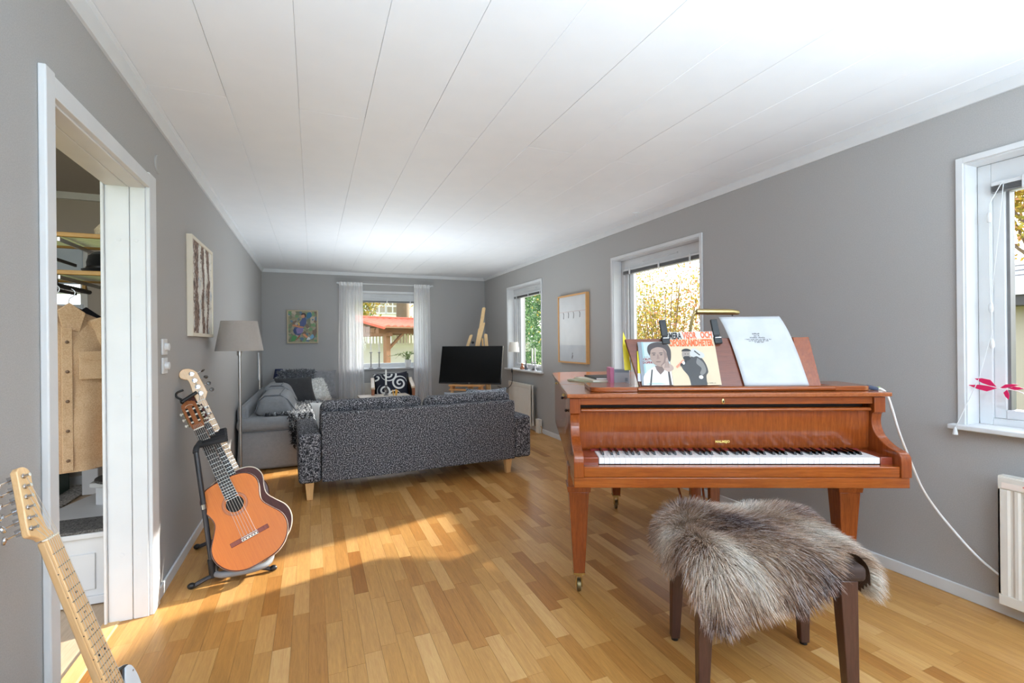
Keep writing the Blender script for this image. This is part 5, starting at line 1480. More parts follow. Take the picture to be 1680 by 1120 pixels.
def outline(pts, n=6):
    right = smooth_poly(pts, n)
    return right + [(-x, z) for x, z in right[::-1][1:-1]]
def frame3(B, T, facing):
    z = (Vector(T) - Vector(B)).normalized()
    f = Vector(facing)
    y = -(f - z * f.dot(z)).normalized()
    x = y.cross(z).normalized()
    return frame_matrix(B, x, y, z)
def gthing(name, label, M4, cat='guitar'):
    o = bpy.data.objects.new(name, None); COL.objects.link(o); o.empty_display_size = 0.1
    o.matrix_world = M4
    return tag(o, label, cat)
BODY = [(0.0, 0.0), (0.075, 0.006), (0.130, 0.034), (0.166, 0.078), (0.182, 0.128), (0.176, 0.180), (0.146, 0.232), (0.122, 0.275), (0.117, 0.305), (0.124, 0.340), (0.137, 0.378), (0.140, 0.412), (0.126, 0.448), (0.096, 0.474), (0.05, 0.486), (0.0, 0.488)]
def acoustic(label, M4, top, side, head, classical=True):
    g = gthing('classical_guitar' if classical else 'acoustic_guitar', label, M4)
    ol = outline(BODY)
    inner = [(x * 0.985, 0.244 + (z - 0.244) * 0.988) for x, z in ol]
    obj('soundboard', MB().prism(inner, -0.0015, 0.002, 'y'), top, g, smooth=0)
    obj('body_side', MB().prism(ol, 0.0, 0.094, 'y'), side, g, smooth=50)
    obj('back', MB().prism(inner, 0.093, 0.096, 'y'), side, g, smooth=0)
    loop = [(x, 0.001, z) for x, z in ol]; loop.append(loop[0])
    obj('binding', MB().tube(loop, 0.0028, 6, False), M['bind'] if not classical else M['rosewood'], g)
    loop2 = [(x * 1.006, 0.004, 0.244 + (z - .244) * 1.004) for x, z in ol]; loop2.append(loop2[0])
    obj('binding', MB().tube(loop2, 0.0026, 6, False), M['bind'], g)
    loop = [(x, 0.093, z) for x, z in ol]; loop.append(loop[0])
    obj('binding', MB().tube(loop, 0.0028, 6, False), M['bind'], g)
    sz, sad, nut = 0.340, 0.155, 0.805
    RX = Matrix.Rotation(PI / 2, 4, 'X')
    obj('soundhole', MB().lathe([(0.043, 0.0), (0.043, 0.0022)], 32, M=RX), M['dark'], g, loc=(0, 0, sz))
    for r0, r1, mm in ((0.048, 0.0495, M['rosewood']), (0.0525, 0.058, M['headwood']), (0.060, 0.0615, M['rosewood'])):
        n = 40
        vs = [(r * math.cos(2 * PI * k / n), -0.0019, sz + r * math.sin(2 * PI * k / n)) for r in (r0, r1) for k in range(n)]
        obj('rosette', MB().add(vs, [(k, (k + 1) % n, n + (k + 1) % n, n + k) for k in range(n)]), mm, g, smooth=0)
    br = obj('bridge', MB().box(-0.095, 0.095, -0.006, -0.001, sad - 0.016, sad + 0.008), M['redmahog'], g, bevel=0.002)
    obj('bridge_block', MB().box(-0.042, 0.042, -0.011, -0.004, sad - 0.016, sad + 0.008), M['redmahog'], br, bevel=0.001)
    obj('saddle', MB().box(-0.040, 0.040, -0.0135, -0.010, sad + 0.002, sad + 0.005), M['bone'], br)
    obj('tie_block', MB().box(-0.041, 0.041, -0.0125, -0.010, sad - 0.015, sad - 0.003), M['bone'], br)
    for k in range(6):
        obj('string_knot', MB().box(-0.036 + k * 0.0142, -0.030 + k * 0.0142, -0.0135, -0.0120, sad - 0.012, sad - 0.006), M['dark'], br)
    obj('neck', MB().box(-0.028, 0.028, 0.0, 0.024, 0.48, nut), M['headwood'] if classical else M['redmahog'], g, bevel=0.011, seg=4)
    obj('heel', MB().taper((0, 0.045, 0.484), (0.03, 0.085, 0), (0, 0.02, 0.54), (0.05, 0.03, 0)), M['redmahog'], g, bevel=0.006)
    obj('fingerboard', MB().add([(-0.030, -0.0075, sz + 0.040), (0.030, -0.0075, sz + 0.040), (0.026, -0.0075, nut), (-0.026, -0.0075, nut), (-0.030, -0.001, sz + 0.040), (0.030, -0.001, sz + 0.040), (0.026, -0.001, nut), (-0.026, -0.001, nut)], [(0, 1, 2, 3), (7, 6, 5, 4), (0, 4, 5, 1), (1, 5, 6, 2), (2, 6, 7, 3), (3, 7, 4, 0)]), M['ebonyb'], g)
    for k in range(1, 20):
        z = nut - (nut - sad) * (1 - 2 ** (-k / 12.0))
        w = 0.026 + 0.004 * (nut - z) / (nut - sz)
        obj('fret', MB().box(-w, w, -0.0088, -0.0070, z - 0.0009, z + 0.0009), M['fret'], g)
    obj('nut', MB().box(-0.026, 0.026, -0.0115, 0.0, nut, nut + 0.006), M['bone'], g)
    for k in range(6):
        x0, x1 = -0.0355 + k * 0.0142, -0.0215 + k * 0.0086
        obj('string', MB().tube([(x0, -0.0135, sad), (x1, -0.0112, nut + 0.003), (x1 * 0.8, -0.004, nut + 0.03)], 0.0008, 5), M['string'], g)
    T0 = nut + 0.006
    hd = [(-0.026, T0), (0.026, T0), (0.031, T0 + 0.02), (0.037, T0 + 0.155), (0.034, T0 + 0.172), (0.026, T0 + 0.176), (0.022, T0 + 0.182), (0.012, T0 + 0.183), (0.007, T0 + 0.189), (-0.007, T0 + 0.189), (-0.012, T0 + 0.183), (-0.022, T0 + 0.182), (-0.026, T0 + 0.176), (-0.034, T0 + 0.172), (-0.037, T0 + 0.155), (-0.031, T0 + 0.02)]
    tilt = -0.20
    h = obj('headstock', MB().prism([(x, z - T0) for x, z in hd], -0.004, 0.014, 'y'), head, g, loc=(0, 0, T0), rot=(tilt, 0, 0), bevel=0.0015)
    for s_ in (-1, 1):
        obj('slot', MB().box(s_ * 0.0165 - 0.006, s_ * 0.0165 + 0.006, -0.0046, -0.0036, 0.034, 0.142), M['dark'], h, loc=(0, 0, 0))
        for z in (0.045, 0.085, 0.125):
            obj('roller', MB().tube([(s_ * 0.0165 - 0.006, -0.0060, z), (s_ * 0.0165 + 0.006, -0.0060, z)], 0.0048, 8), M['bone'], h)
            obj('tuner', MB().tube([(s_ * 0.034, 0.005, z), (s_ * 0.048, 0.008, z)], 0.0035, 6).ball((s_ * 0.052, 0.010, z), (0.006, 0.010, 0.008), 8, 6), M['bone'] if classical else M['chrome'], h)
        obj('tuner_plate', MB().box(s_ * 0.0365 - 0.002, s_ * 0.0365 + 0.002, 0.0, 0.010, 0.030, 0.142), M['brass'] if classical else M['chrome'], h)
    if classical:
        arc = [(0.018 * math.cos(PI * k / 12), -0.0047, 0.150 + 0.010 * math.sin(PI * k / 12)) for k in range(13)]
        obj('inlay_arch', MB().tube(arc, 0.0012, 5), M['bone'], h)
    return g
gB, gT = (-0.258, 2.827, 0.103), (-0.669, 3.18, 0.953)
face = (0.16, -1.0, 0.12)
acoustic('classical guitar with an orange cedar top, foremost on the guitar stand', frame3(gB, gT, face), M['cedar'], M['rosewood'], M['headwood'])
g2B, g2T = (-0.240, 2.985, 0.092), (-0.668, 3.235, 0.985)
g2 = acoustic('red-brown acoustic guitar with cream binding behind the classical guitar on the stand', frame3(g2B, g2T, face), M['darktop'], M['redmahog'], M['darktop'], False)
cp = gthing('capo', 'black capo clamped to the top of the red-brown guitar headstock', frame3(g2B, g2T, face), 'capo')
obj('bar', MB().tube([(-0.045, -0.04, 0.965), (0.04, -0.036, 0.985)], 0.010, 8), M['black'], cp)
obj('lever', MB().tube(smooth_poly([(-0.040, -0.045, 0.975), (-0.055, -0.05, 1.000), (-0.045, -0.055, 1.018), (-0.012, -0.055, 1.020)], 5), 0.006, 8), M['black'], cp)
obj('clamp_arm', MB().tube([(-0.045, -0.04, 0.975), (-0.050, 0.0, 0.97), (-0.040, 0.04, 0.968), (0.0, 0.045, 0.97)], 0.006, 8), M['black'], cp)

def solid_guitar(g, body_ol, body_mat, nutz, scale, nfret, head_ol, tuners, thick=0.042, wn=0.021, wh=0.028, heelz=None, bass=False):
    o = obj('body', MB().prism(body_ol, 0.0, thick, 'y'), body_mat, g, bevel=0.006, seg=3, smooth=50)
    obj('neck', MB().add([(-wh, -0.004, heelz - 0.05), (wh, -0.004, heelz - 0.05), (wn, -0.004, nutz), (-wn, -0.004, nutz), (-wh * .75, 0.021, heelz - 0.05), (wh * .75, 0.021, heelz - 0.05), (wn * .7, 0.017, nutz), (-wn * .7, 0.017, nutz)], [(0, 1, 2, 3), (7, 6, 5, 4), (0, 4, 5, 1), (1, 5, 6, 2), (2, 6, 7, 3), (3, 7, 4, 0)]), M['maple'], g, bevel=0.005, seg=3)
    fb0 = heelz - 0.055
    def w_at(z): return wn + (wh - wn) * (nutz - z) / (nutz - fb0)
    obj('fingerboard', MB().add([(-wh, -0.010, fb0), (wh, -0.010, fb0), (wn, -0.010, nutz), (-wn, -0.010, nutz), (-wh, -0.003, fb0), (wh, -0.003, fb0), (wn, -0.003, nutz), (-wn, -0.003, nutz)], [(0, 1, 2, 3), (7, 6, 5, 4), (0, 4, 5, 1), (1, 5, 6, 2), (2, 6, 7, 3), (3, 7, 4, 0)]), M['maple'], g, bevel=0.0015)
    zs = [nutz - scale * (1 - 2 ** (-k / 12.0)) for k in range(nfret + 1)]
    for k in range(1, nfret + 1):
        if zs[k] < fb0: break
        obj('fret', MB().box(-w_at(zs[k]), w_at(zs[k]), -0.0113, -0.0095, zs[k] - 0.0011, zs[k] + 0.0011), M['fret'], g)
    dotm = plain('black_dot', rgb(30, 26, 24), 0.4)
    RX = Matrix.Rotation(PI / 2, 4, 'X')
    for k in (3, 5, 7, 9, 12, 15, 17, 19):
        if k > nfret or zs[k] < fb0: continue
        z = (zs[k] + zs[k - 1]) / 2
        for x in ((-0.012, 0.012) if k == 12 else (0.0,)):
            obj('fret_dot', MB().lathe([(0.0032, 0.0), (0.0032, 0.0012)], 12, M=RX), dotm, g, loc=(x, -0.0096, z))
        obj('side_dot', MB().ball((-w_at(z) - 0.0001, -0.005, z), 0.0016, 6, 4), dotm, g)
    obj('nut', MB().box(-wn, wn, -0.0125, 0.0, nutz, nutz + 0.0035), M['bone'], g)
    h = obj('headstock', MB().prism(head_ol, -0.003, 0.012, 'y'), M['maple'], g, bevel=0.0025, seg=2)
    for (x, z), side in tuners:
        t_ = obj('tuner', MB().lathe([(0.0060, 0.0), (0.0060, 0.003), (0.0042, 0.004), (0.0036, 0.013), (0.0042, 0.015)] if not bass else [(0.013, 0.0), (0.013, 0.003), (0.007, 0.004), (0.006, 0.016), (0.007, 0.018)], 14, M=RX), M['chrome'], g, loc=(x, -0.003, z))
        kx = side * (0.042 if not bass else 0.052)
        k = 1.0 if not bass else 1.3
        obj('tuner_shaft', MB().tube([(side * 0.004, 0.020, 0), (kx, 0.020, 0)], 0.0022 * k, 6).box(-0.008, 0.008, 0.014, 0.026, -0.008, 0.008), M['chrome'], t_)
        tw = random.uniform(0, PI)
        obj('tuner_button', MB().lathe([(0.003, -0.004 * k), (0.0085 * k, -0.0028 * k), (0.0095 * k, 0), (0.0085 * k, 0.0028 * k), (0.003, 0.004 * k)], 14, M=Matrix.Rotation(tw, 4, 'X') @ Matrix.Rotation(0.35, 4, 'Y')), M['chrome'] if not bass else plain('dark_chrome', rgb(110, 108, 106), 0.25, 0.9), t_, loc=(kx + side * 0.008, 0.020, 0))
    return o

# electric guitar against the wall beside the door: nut at local z 0
ez = Vector((-0.298, 0.015, 0.954)).normalized(); ex = Vector((0.123, 0.992, 0.023)); ex = (ex - ez * ex.dot(ez)).normalized(); ey = ez.cross(ex)
eg = gthing('electric_guitar', 'maple-necked electric guitar leaning on the wall left of the door', frame_matrix((-0.595, 1.495, 0.785), ex, ey, ez))
ebody = smooth_poly([(0.012, -0.385), (0.074, -0.400), (0.092, -0.415), (0.100, -0.45), (0.097, -0.49), (0.092, -0.53), (0.108, -0.585), (0.146, -0.645), (0.155, -0.70), (0.13, -0.77), (0.06, -0.805), (0, -0.81), (-0.06, -0.805), (-0.13, -0.77), (-0.155, -0.70), (-0.148, -0.64), (-0.115, -0.58), (-0.103, -0.53), (-0.118, -0.47), (-0.105, -0.42), (-0.06, -0.395), (-0.012, -0.388), (0.012, -0.385)], 5)[:-1]
ehead = [(-0.021, 0.0035), (0.021, 0.0035), (0.0195, 0.010)] + smooth_poly([(0.010, 0.022), (0.007, 0.040), (0.009, 0.062), (0.0135, 0.090), (0.017, 0.120), (0.0215, 0.143), (0.0265, 0.160), (0.024, 0.174), (0.012, 0.183), (-0.002, 0.184)], 5) + [(-0.012, 0.178), (-0.052, 0.034)] + smooth_poly([(-0.050, 0.027), (-0.036, 0.019), (-0.026, 0.012)], 4)
etun = [((-0.002 - k * 0.0078, 0.162 - k * 0.0238), -1) for k in range(6)]
solid_guitar(eg, ebody, plain('gloss_black_body', rgb(18, 18, 20), 0.1, 0, 1.0), 0.0, 0.648, 21, ehead, etun, heelz=-0.40)
pg = obj('pickguard', MB().prism(smooth_poly([(0.064, -0.404), (0.078, -0.406), (0.090, -0.420), (0.096, -0.452), (0.093, -0.50), (0.094, -0.56), (0.075, -0.60), (0.03, -0.62), (-0.045, -0.61), (-0.045, -0.47), (0.03, -0.46), (0.045, -0.43), (0.064, -0.404)], 4)[:-1], -0.004, 0.0, 'y'), plain('pearl_white_pickguard', rgb(214, 220, 226), 0.2), eg, bevel=0.001)
obj('screw', MB().ball((0.084, -0.0045, -0.428), (0.003, 0.001, 0.003), 8, 4), M['chrome'], pg)
for z in (-0.47, -0.585):
    obj('pickup', MB().box(-0.036, 0.036, -0.008, 0.0, z - 0.012, z + 0.012), M['chrome'], eg, bevel=0.003)
obj('bridge', MB().box(-0.042, 0.042, -0.010, 0.0, -0.665, -0.63), M['chrome'], eg, bevel=0.002)
for k in range(6):
    x0, x1 = -0.026 + k * 0.0104, -0.0175 + k * 0.0070
    obj('string', MB().tube([(x0, -0.0135, -0.648), (x1, -0.0128, 0.002), (etun[5 - k][0][0] + 0.003, -0.008, etun[5 - k][0][1])], 0.0006, 4), M['string'], eg)

# bass guitar at the back of the rack
bB, bT = (-0.25, 3.135, 0.080), (-0.680, 3.275, 1.112)
bz = (Vector(bT) - Vector(bB)).length
bs = gthing('bass_guitar', 'maple-necked bass guitar with four tuners at the back of the guitar stand', frame3(bB, bT, (0.25, -1, 0.1)))
bbody = outline([(0.0, 0.0), (0.09, 0.01), (0.135, 0.06), (0.138, 0.12), (0.115, 0.19), (0.108, 0.24), (0.122, 0.30), (0.115, 0.345), (0.08, 0.365), (0.05, 0.355), (0.03, 0.345), (0.0, 0.345)], 4)
nb_ = bz - 0.205
bh = [(-0.021, nb_), (0.021, nb_), (0.030, nb_ + 0.012), (0.046, nb_ + 0.035), (0.040, nb_ + 0.165), (0.028, nb_ + 0.185)] + smooth_poly([(0.010, nb_ + 0.200), (-0.018, nb_ + 0.206), (-0.042, nb_ + 0.190), (-0.046, nb_ + 0.165), (-0.030, nb_ + 0.146), (-0.018, nb_ + 0.138), (-0.016, nb_ + 0.11), (-0.022, nb_ + 0.06), (-0.022, nb_ + 0.01)], 4)
solid_guitar(bs, bbody, plain('sunburst_brown_body', rgb(84, 40, 28), 0.4, 0, 0.1), nb_, 0.78, 20, bh, [((0.012 + 0.0 * k, nb_ + 0.165 - k * 0.041), 1) for k in range(4)], heelz=0.36, bass=True)
for k in range(4):
    obj('string', MB().tube([(-0.024 + k * .016, -0.014, 0.09), (-0.015 + k * .010, -0.0125, nb_), (0.012, -0.012, nb_ + 0.042 + k * 0.041)], 0.0012, 5), M['string'], bs)

# guitar stand
st = thing('guitar_stand', 'black tubular multi-guitar stand with foam neck rests by the left wall', 'guitar stand', (-0.5, 3.05, 0))
def S_(*p): return [(a - -0.5, b - 3.05, c) for a, b, c in p]
TB, FM = plain('dark_grey_tube', rgb(74, 74, 78), 0.35, 0.6), plain('black_foam', rgb(46, 46, 48), 0.9)
obj('front_foot', MB().tube(smooth_poly(S_((-0.575, 2.885, 0.014), (-0.50, 2.905, 0.038), (-0.40, 2.925, 0.042), (-0.30, 2.93, 0.034), (-0.225, 2.93, 0.014)), 6), 0.0115, 10), TB, st)
obj('rear_foot', MB().tube(smooth_poly(S_((-0.655, 3.43, 0.014), (-0.56, 3.44, 0.036), (-0.40, 3.45, 0.036), (-0.28, 3.455, 0.014)), 6), 0.0115, 10), TB, st)
obj('floor_bar', MB().tube(S_((-0.495, 2.907, 0.040), (-0.48, 3.44, 0.040)), 0.0115, 10), TB, st)
for p in ((-0.585, 2.882, 0.016), (-0.213, 2.93, 0.016), (-0.665, 3.43, 0.016), (-0.27, 3.455, 0.016)):
    obj('rubber_foot', MB().ball(S_(p)[0], (0.020, 0.017, 0.016), 10, 7), M['black'], st)
obj('upright', MB().tube(S_((-0.492, 2.91, 0.03), (-0.500, 2.913, 0.10), (-0.575, 2.962, 0.690)), 0.0125, 12), TB, st)
obj('sleeve', MB().tube(S_((-0.492, 2.91, 0.03), (-0.503, 2.916, 0.125)), 0.0185, 12), M['black'], st)
obj('collar', MB().tube(S_((-0.536, 2.938, 0.385), (-0.540, 2.940, 0.410)), 0.0155, 12), M['chrome'], st)
obj('upright', MB().tube(S_((-0.485, 3.445, 0.03), (-0.582, 3.29, 0.715)), 0.0125, 12), TB, st)
obj('yoke_bar', MB().tube(smooth_poly(S_((-0.575, 2.955, 0.680), (-0.576, 2.985, 0.702), (-0.578, 3.12, 0.716), (-0.580, 3.27, 0.727), (-0.582, 3.30, 0.718)), 5), 0.0145, 12), FM, st)
for k in range(5):
    f = k / 4.0
    a = Vector((-0.574 - 0.004 * f, 3.005 + 0.26 * f, 0.704 + 0.024 * f)); b = a + Vector((0.142 - 0.04 * f, -0.055, 0.036 - 0.012 * f))
    obj('neck_rest', MB().tube(S_(tuple(a), tuple(a.lerp(b, .5)), tuple(b)), [0.0105, 0.0115, 0.0125], 12), FM, st)
obj('cradle', MB().tube(smooth_poly(S_((-0.475, 2.89, 0.052), (-0.43, 2.845, 0.060), (-0.31, 2.835, 0.066), (-0.235, 2.88, 0.070), (-0.225, 3.03, 0.068), (-0.235, 3.38, 0.062), (-0.33, 3.44, 0.056), (-0.48, 3.44, 0.05)), 6), 0.0155, 12), plain('grey_foam_sleeve', rgb(120, 122, 126), 0.7), st)
cb = tag(obj('white_cable', MB().tube(smooth_poly([(-0.30, 3.50, 0.006), (-0.22, 3.56, 0.006), (-0.16, 3.70, 0.006), (-0.18, 3.84, 0.006), (-0.28, 3.86, 0.006), (-0.36, 3.80, 0.006), (-0.40, 4.0, 0.006)], 6), 0.004, 6), M['white']), 'loop of thin white cable on the floor behind the guitar stand', 'cable loop')

# ------------------------------------------------------------------ pictures, switches and radiators
def picture(name, label, loc, rotz, w, h, d, fw, frame_m, art, cat='picture', depth_in=0.006):
    """local x along the wall, y into the room is negative, z up from the lower edge"""
    p = thing(name, label, cat, loc, rotz)
    for x0, x1, z0, z1 in ((-w / 2, -w / 2 + fw, 0, h), (w / 2 - fw, w / 2, 0, h), (-w / 2 + fw, w / 2 - fw, 0, fw), (-w / 2 + fw, w / 2 - fw, h - fw, h)):
        obj('frame', MB().box(x0, x1, -d, 0, z0, z1), frame_m, p, bevel=0.002)
    obj('artwork', MB().box(-w / 2 + fw, w / 2 - fw, -d + depth_in, -0.002, fw, h - fw), art, p)
    return p
def birch_art():
    t = NT('birch_canvas')
    v = t.coord('Object')
    sep = t.n('ShaderNodeSeparateXYZ', None, Vector=v)
    x, z = sep.outputs[0], sep.outputs[2]
    n = t.noise(t.n('ShaderNodeMapping', None, Vector=v, Scale=(40, 1, 26)).outputs[0], 1.0, 5, 0.75)
    n2 = t.noise(t.n('ShaderNodeMapping', None, Vector=v, Scale=(9, 1, 4)).outputs[0], 1.0, 3)
    col = t.ramp(t.noise(v, 9, 4), [(0.35, rgb(240, 238, 232)), (0.55, rgb(228, 224, 214)), (0.68, rgb(186, 196, 206)), (0.8, rgb(176, 186, 150))])
    n3 = t.noise(t.n('ShaderNodeMapping', None, Vector=v, Scale=(70, 1, 60)).outputs[0], 1.0, 3, 0.7)
    wob = t.math('MULTIPLY', t.math('SUBTRACT', n2, 0.5), 0.26)
    acc = None
    for cx, wd in ((-0.19, 0.040), (0.01, 0.036), (0.165, 0.036), (-0.27, 0.010)):
        d = t.math('ABSOLUTE', t.math('SUBTRACT', t.math('ADD', x, wob), cx))
        m = t.math('LESS_THAN', t.math('MULTIPLY_ADD', n3, 0.10, t.math('MULTIPLY_ADD', n, 0.08, d)), wd + 0.098)
        acc = m if acc is None else t.math('MAXIMUM', acc, m)
    bark = t.ramp(n, [(0.36, rgb(44, 34, 30)), (0.48, rgb(104, 78, 64)), (0.56, rgb(150, 118, 100)), (0.66, rgb(226, 218, 206))])
    spk = t.math('MULTIPLY', t.math('GREATER_THAN', n, 0.60), 0.8)
    col = t.mixc(spk, col, rgb(84, 72, 62))
    return t.bsdf(Base_Color=t.mixc(acc, col, bark), Roughness=0.6, Normal=t.bump(n, 0.5, 0.004))
picture('birch_painting', 'tall painting of birch trunks in a cream frame on the left wall', (XL, 3.785, 1.303), PI / 2, 0.655, 0.630, 0.032, 0.022, plain('cream_frame', rgb(226, 218, 200), 0.5), birch_art())
def abstract_art():
    t = NT('abstract_canvas')
    v = t.coord('Object')
    w = t.n('ShaderNodeVectorMath', {'operation': 'ADD'}, i0=v, i1=t.n('ShaderNodeVectorMath', {'operation': 'SCALE'}, i0=t.n('ShaderNodeTexNoise', None, Vector=v, Scale=7.0).outputs[1], Scale=0.12).outputs[0]).outputs[0]
    vo = t.n('ShaderNodeTexVoronoi', None, Vector=w, Scale=22.0).outputs['Color']
    h = t.n('ShaderNodeSeparateColor', None, Color=vo).outputs[0]
    c = t.ramp(h, [(0.0, rgb(146, 142, 112)), (0.25, rgb(118, 122, 96)), (0.45, rgb(158, 150, 128)), (0.62, rgb(120, 100, 84)), (0.74, rgb(112, 150, 104)), (0.84, rgb(186, 172, 150)), (0.92, rgb(90, 120, 140)), (1.0, rgb(140, 84, 60))], 'CONSTANT')
    return t.bsdf(Base_Color=c, Roughness=0.5, Normal=t.bump(t.noise(v, 60, 4), 0.4, 0.003))
fp = picture('figure_painting', 'small colourful painting of a seated figure in a blue robe on the far wall', (-0.145, YF, 1.255), 0, 0.445, 0.515, 0.035, 0.020, wood('pale_gilt_frame', rgb(176, 160, 128), rgb(200, 186, 156), 'z', 3, 0.5), abstract_art())
def dab(name, pts, col, y):
    obj(name, MB().prism(smooth_poly([(px_ , pz) for px_, pz in pts] + [pts[0]], 4)[:-1], y, y + 0.0015, 'y'), plain('paint_' + name, rgb(*col), 0.5), fp, smooth=0)
Y_ = -0.0335
dab('blue_robe', [(-0.11, 0.14), (-0.13, 0.20), (-0.09, 0.27), (-0.04, 0.33), (0.01, 0.40), (0.045, 0.38), (0.05, 0.31), (0.02, 0.26), (0.0, 0.18), (-0.05, 0.12)], (72, 86, 132), Y_)
dab('lilac_skirt', [(-0.08, 0.15), (-0.09, 0.22), (-0.03, 0.26), (0.01, 0.23), (-0.01, 0.16)], (136, 122, 172), Y_ - 0.001)
dab('deep_blue_fold', [(-0.125, 0.16), (-0.135, 0.20), (-0.11, 0.24), (-0.09, 0.18), (-0.10, 0.14)], (44, 60, 110), Y_ - 0.001)
dab('face', [(-0.015, 0.395), (-0.02, 0.435), (0.01, 0.455), (0.03, 0.43), (0.02, 0.395)], (206, 148, 110), Y_ - 0.001)
dab('dark_hair', [(-0.02, 0.435), (-0.01, 0.465), (0.03, 0.468), (0.05, 0.44), (0.045, 0.40), (0.03, 0.42), (0.02, 0.445)], (64, 46, 44), Y_ - 0.0015)
dab('teal_ground', [(0.05, 0.40), (0.07, 0.47), (0.12, 0.48), (0.13, 0.42), (0.09, 0.39)], (52, 108, 140), Y_)
dab('arm', [(-0.15, 0.27), (-0.13, 0.29), (-0.05, 0.27), (0.0, 0.26), (0.02, 0.245), (-0.04, 0.24)], (198, 132, 92), Y_ - 0.0015)
dab('red_foot', [(-0.08, 0.06), (-0.11, 0.045), (-0.07, 0.09), (-0.05, 0.13), (-0.04, 0.11)], (168, 78, 62), Y_ - 0.001)
dab('green_grass', [(-0.17, 0.04), (-0.14, 0.12), (-0.09, 0.10), (-0.10, 0.05), (-0.13, 0.035)], (74, 146, 84), Y_)
dab('bright_leg', [(0.0, 0.13), (0.02, 0.15), (0.07, 0.10), (0.05, 0.085)], (226, 150, 104), Y_ - 0.001)
dab('sky_patch', [(0.10, 0.10), (0.14, 0.14), (0.16, 0.10), (0.12, 0.06)], (120, 172, 204), Y_)
dab('white_patch', [(0.05, 0.05), (0.08, 0.10), (0.11, 0.06)], (220, 226, 226), Y_)
dab('yellow_sash', [(-0.065, 0.29), (-0.055, 0.32), (-0.04, 0.30), (-0.05, 0.27)], (222, 186, 70), Y_ - 0.0018)
# framed print on the right wall
oakf = wood('oak_frame', rgb(206, 152, 92), rgb(228, 178, 118), 'z', 2, 0.4)
pr = picture('framed_print', 'tall framed print with a pale drawing in a thin oak frame on the right wall', (XR, 4.922, 0.985), -PI / 2, 0.672, 0.815, 0.042, 0.018, oakf, plain('pale_print', rgb(206, 208, 210), 0.25), depth_in=0.012)
obj('lower_field', MB().box(-0.315, 0.315, -0.0312, -0.0300, 0.02, 0.215), plain('pale_blue_grey', rgb(186, 190, 196), 0.3), pr)
obj('thin_line', MB().box(-0.318, 0.318, -0.0314, -0.0300, 0.612, 0.616), plain('thin_rose_line', rgb(178, 150, 146), 0.4), pr)
for x, n in ((-0.21, 5), (-0.09, 3), (0.03, 5), (0.17, 3)):
    obj('hanging_mark', MB().tube(smooth_poly([(x, -0.0312, 0.606), (x + 0.012, -0.0312, 0.58), (x + 0.004, -0.0312, 0.55 - 0.004 * n)], 4), 0.0035, 5), plain('grey_ink', rgb(110, 108, 110), 0.5), pr)
obj('small_figure', MB().prism([(0.0, 0.05), (0.02, 0.09), (0.006, 0.10), (0.016, 0.125), (-0.006, 0.125), (-0.004, 0.095), (-0.018, 0.06)], -0.0316, -0.0306, 'y'), plain('figure_ink', rgb(120, 118, 122), 0.5), pr)

for z, lb in ((1.240, 'round white dimmer knob on a square plate, the upper of two by the door'), (1.143, 'round white dimmer knob on a square plate, the lower of two by the door')):
    s_ = thing('light_switch', lb, 'switch', (XL, 2.955, z))
    obj('plate', MB().box(0, 0.009, -0.041, 0.041, -0.041, 0.041), M['white'], s_, bevel=0.003, seg=3)
    obj('knob', MB().lathe([(0.021, 0.008), (0.019, 0.026), (0.012, 0.028)], 20, M=Matrix.Rotation(PI / 2, 4, 'Y')), M['white'], s_)
jb = thing('junction_cover', 'round wall-coloured cover high on the left wall beside the door', 'cover', (XL, 2.875, 2.153))
obj('disc', MB().lathe([(0.046, 0.0), (0.046, 0.006), (0.042, 0.009), (0.001, 0.010)], 30, M=Matrix.Rotation(PI / 2, 4, 'Y')), M['wall'], jb)
ho = thing('ceiling_hook', 'small white hook plate on the ceiling near the right wall', 'hook', (2.68, 3.50, HC))
obj('plate', MB().lathe([(0.03, 0), (0.028, -0.006), (0.008, -0.008)], 18), M['ceil'], ho)
obj('hook', MB().tube([(0, 0, -0.006), (0, 0, -0.02), (0.008, 0, -0.026), (0.014, 0, -0.02)], 0.002, 6), M['ceil'], ho)

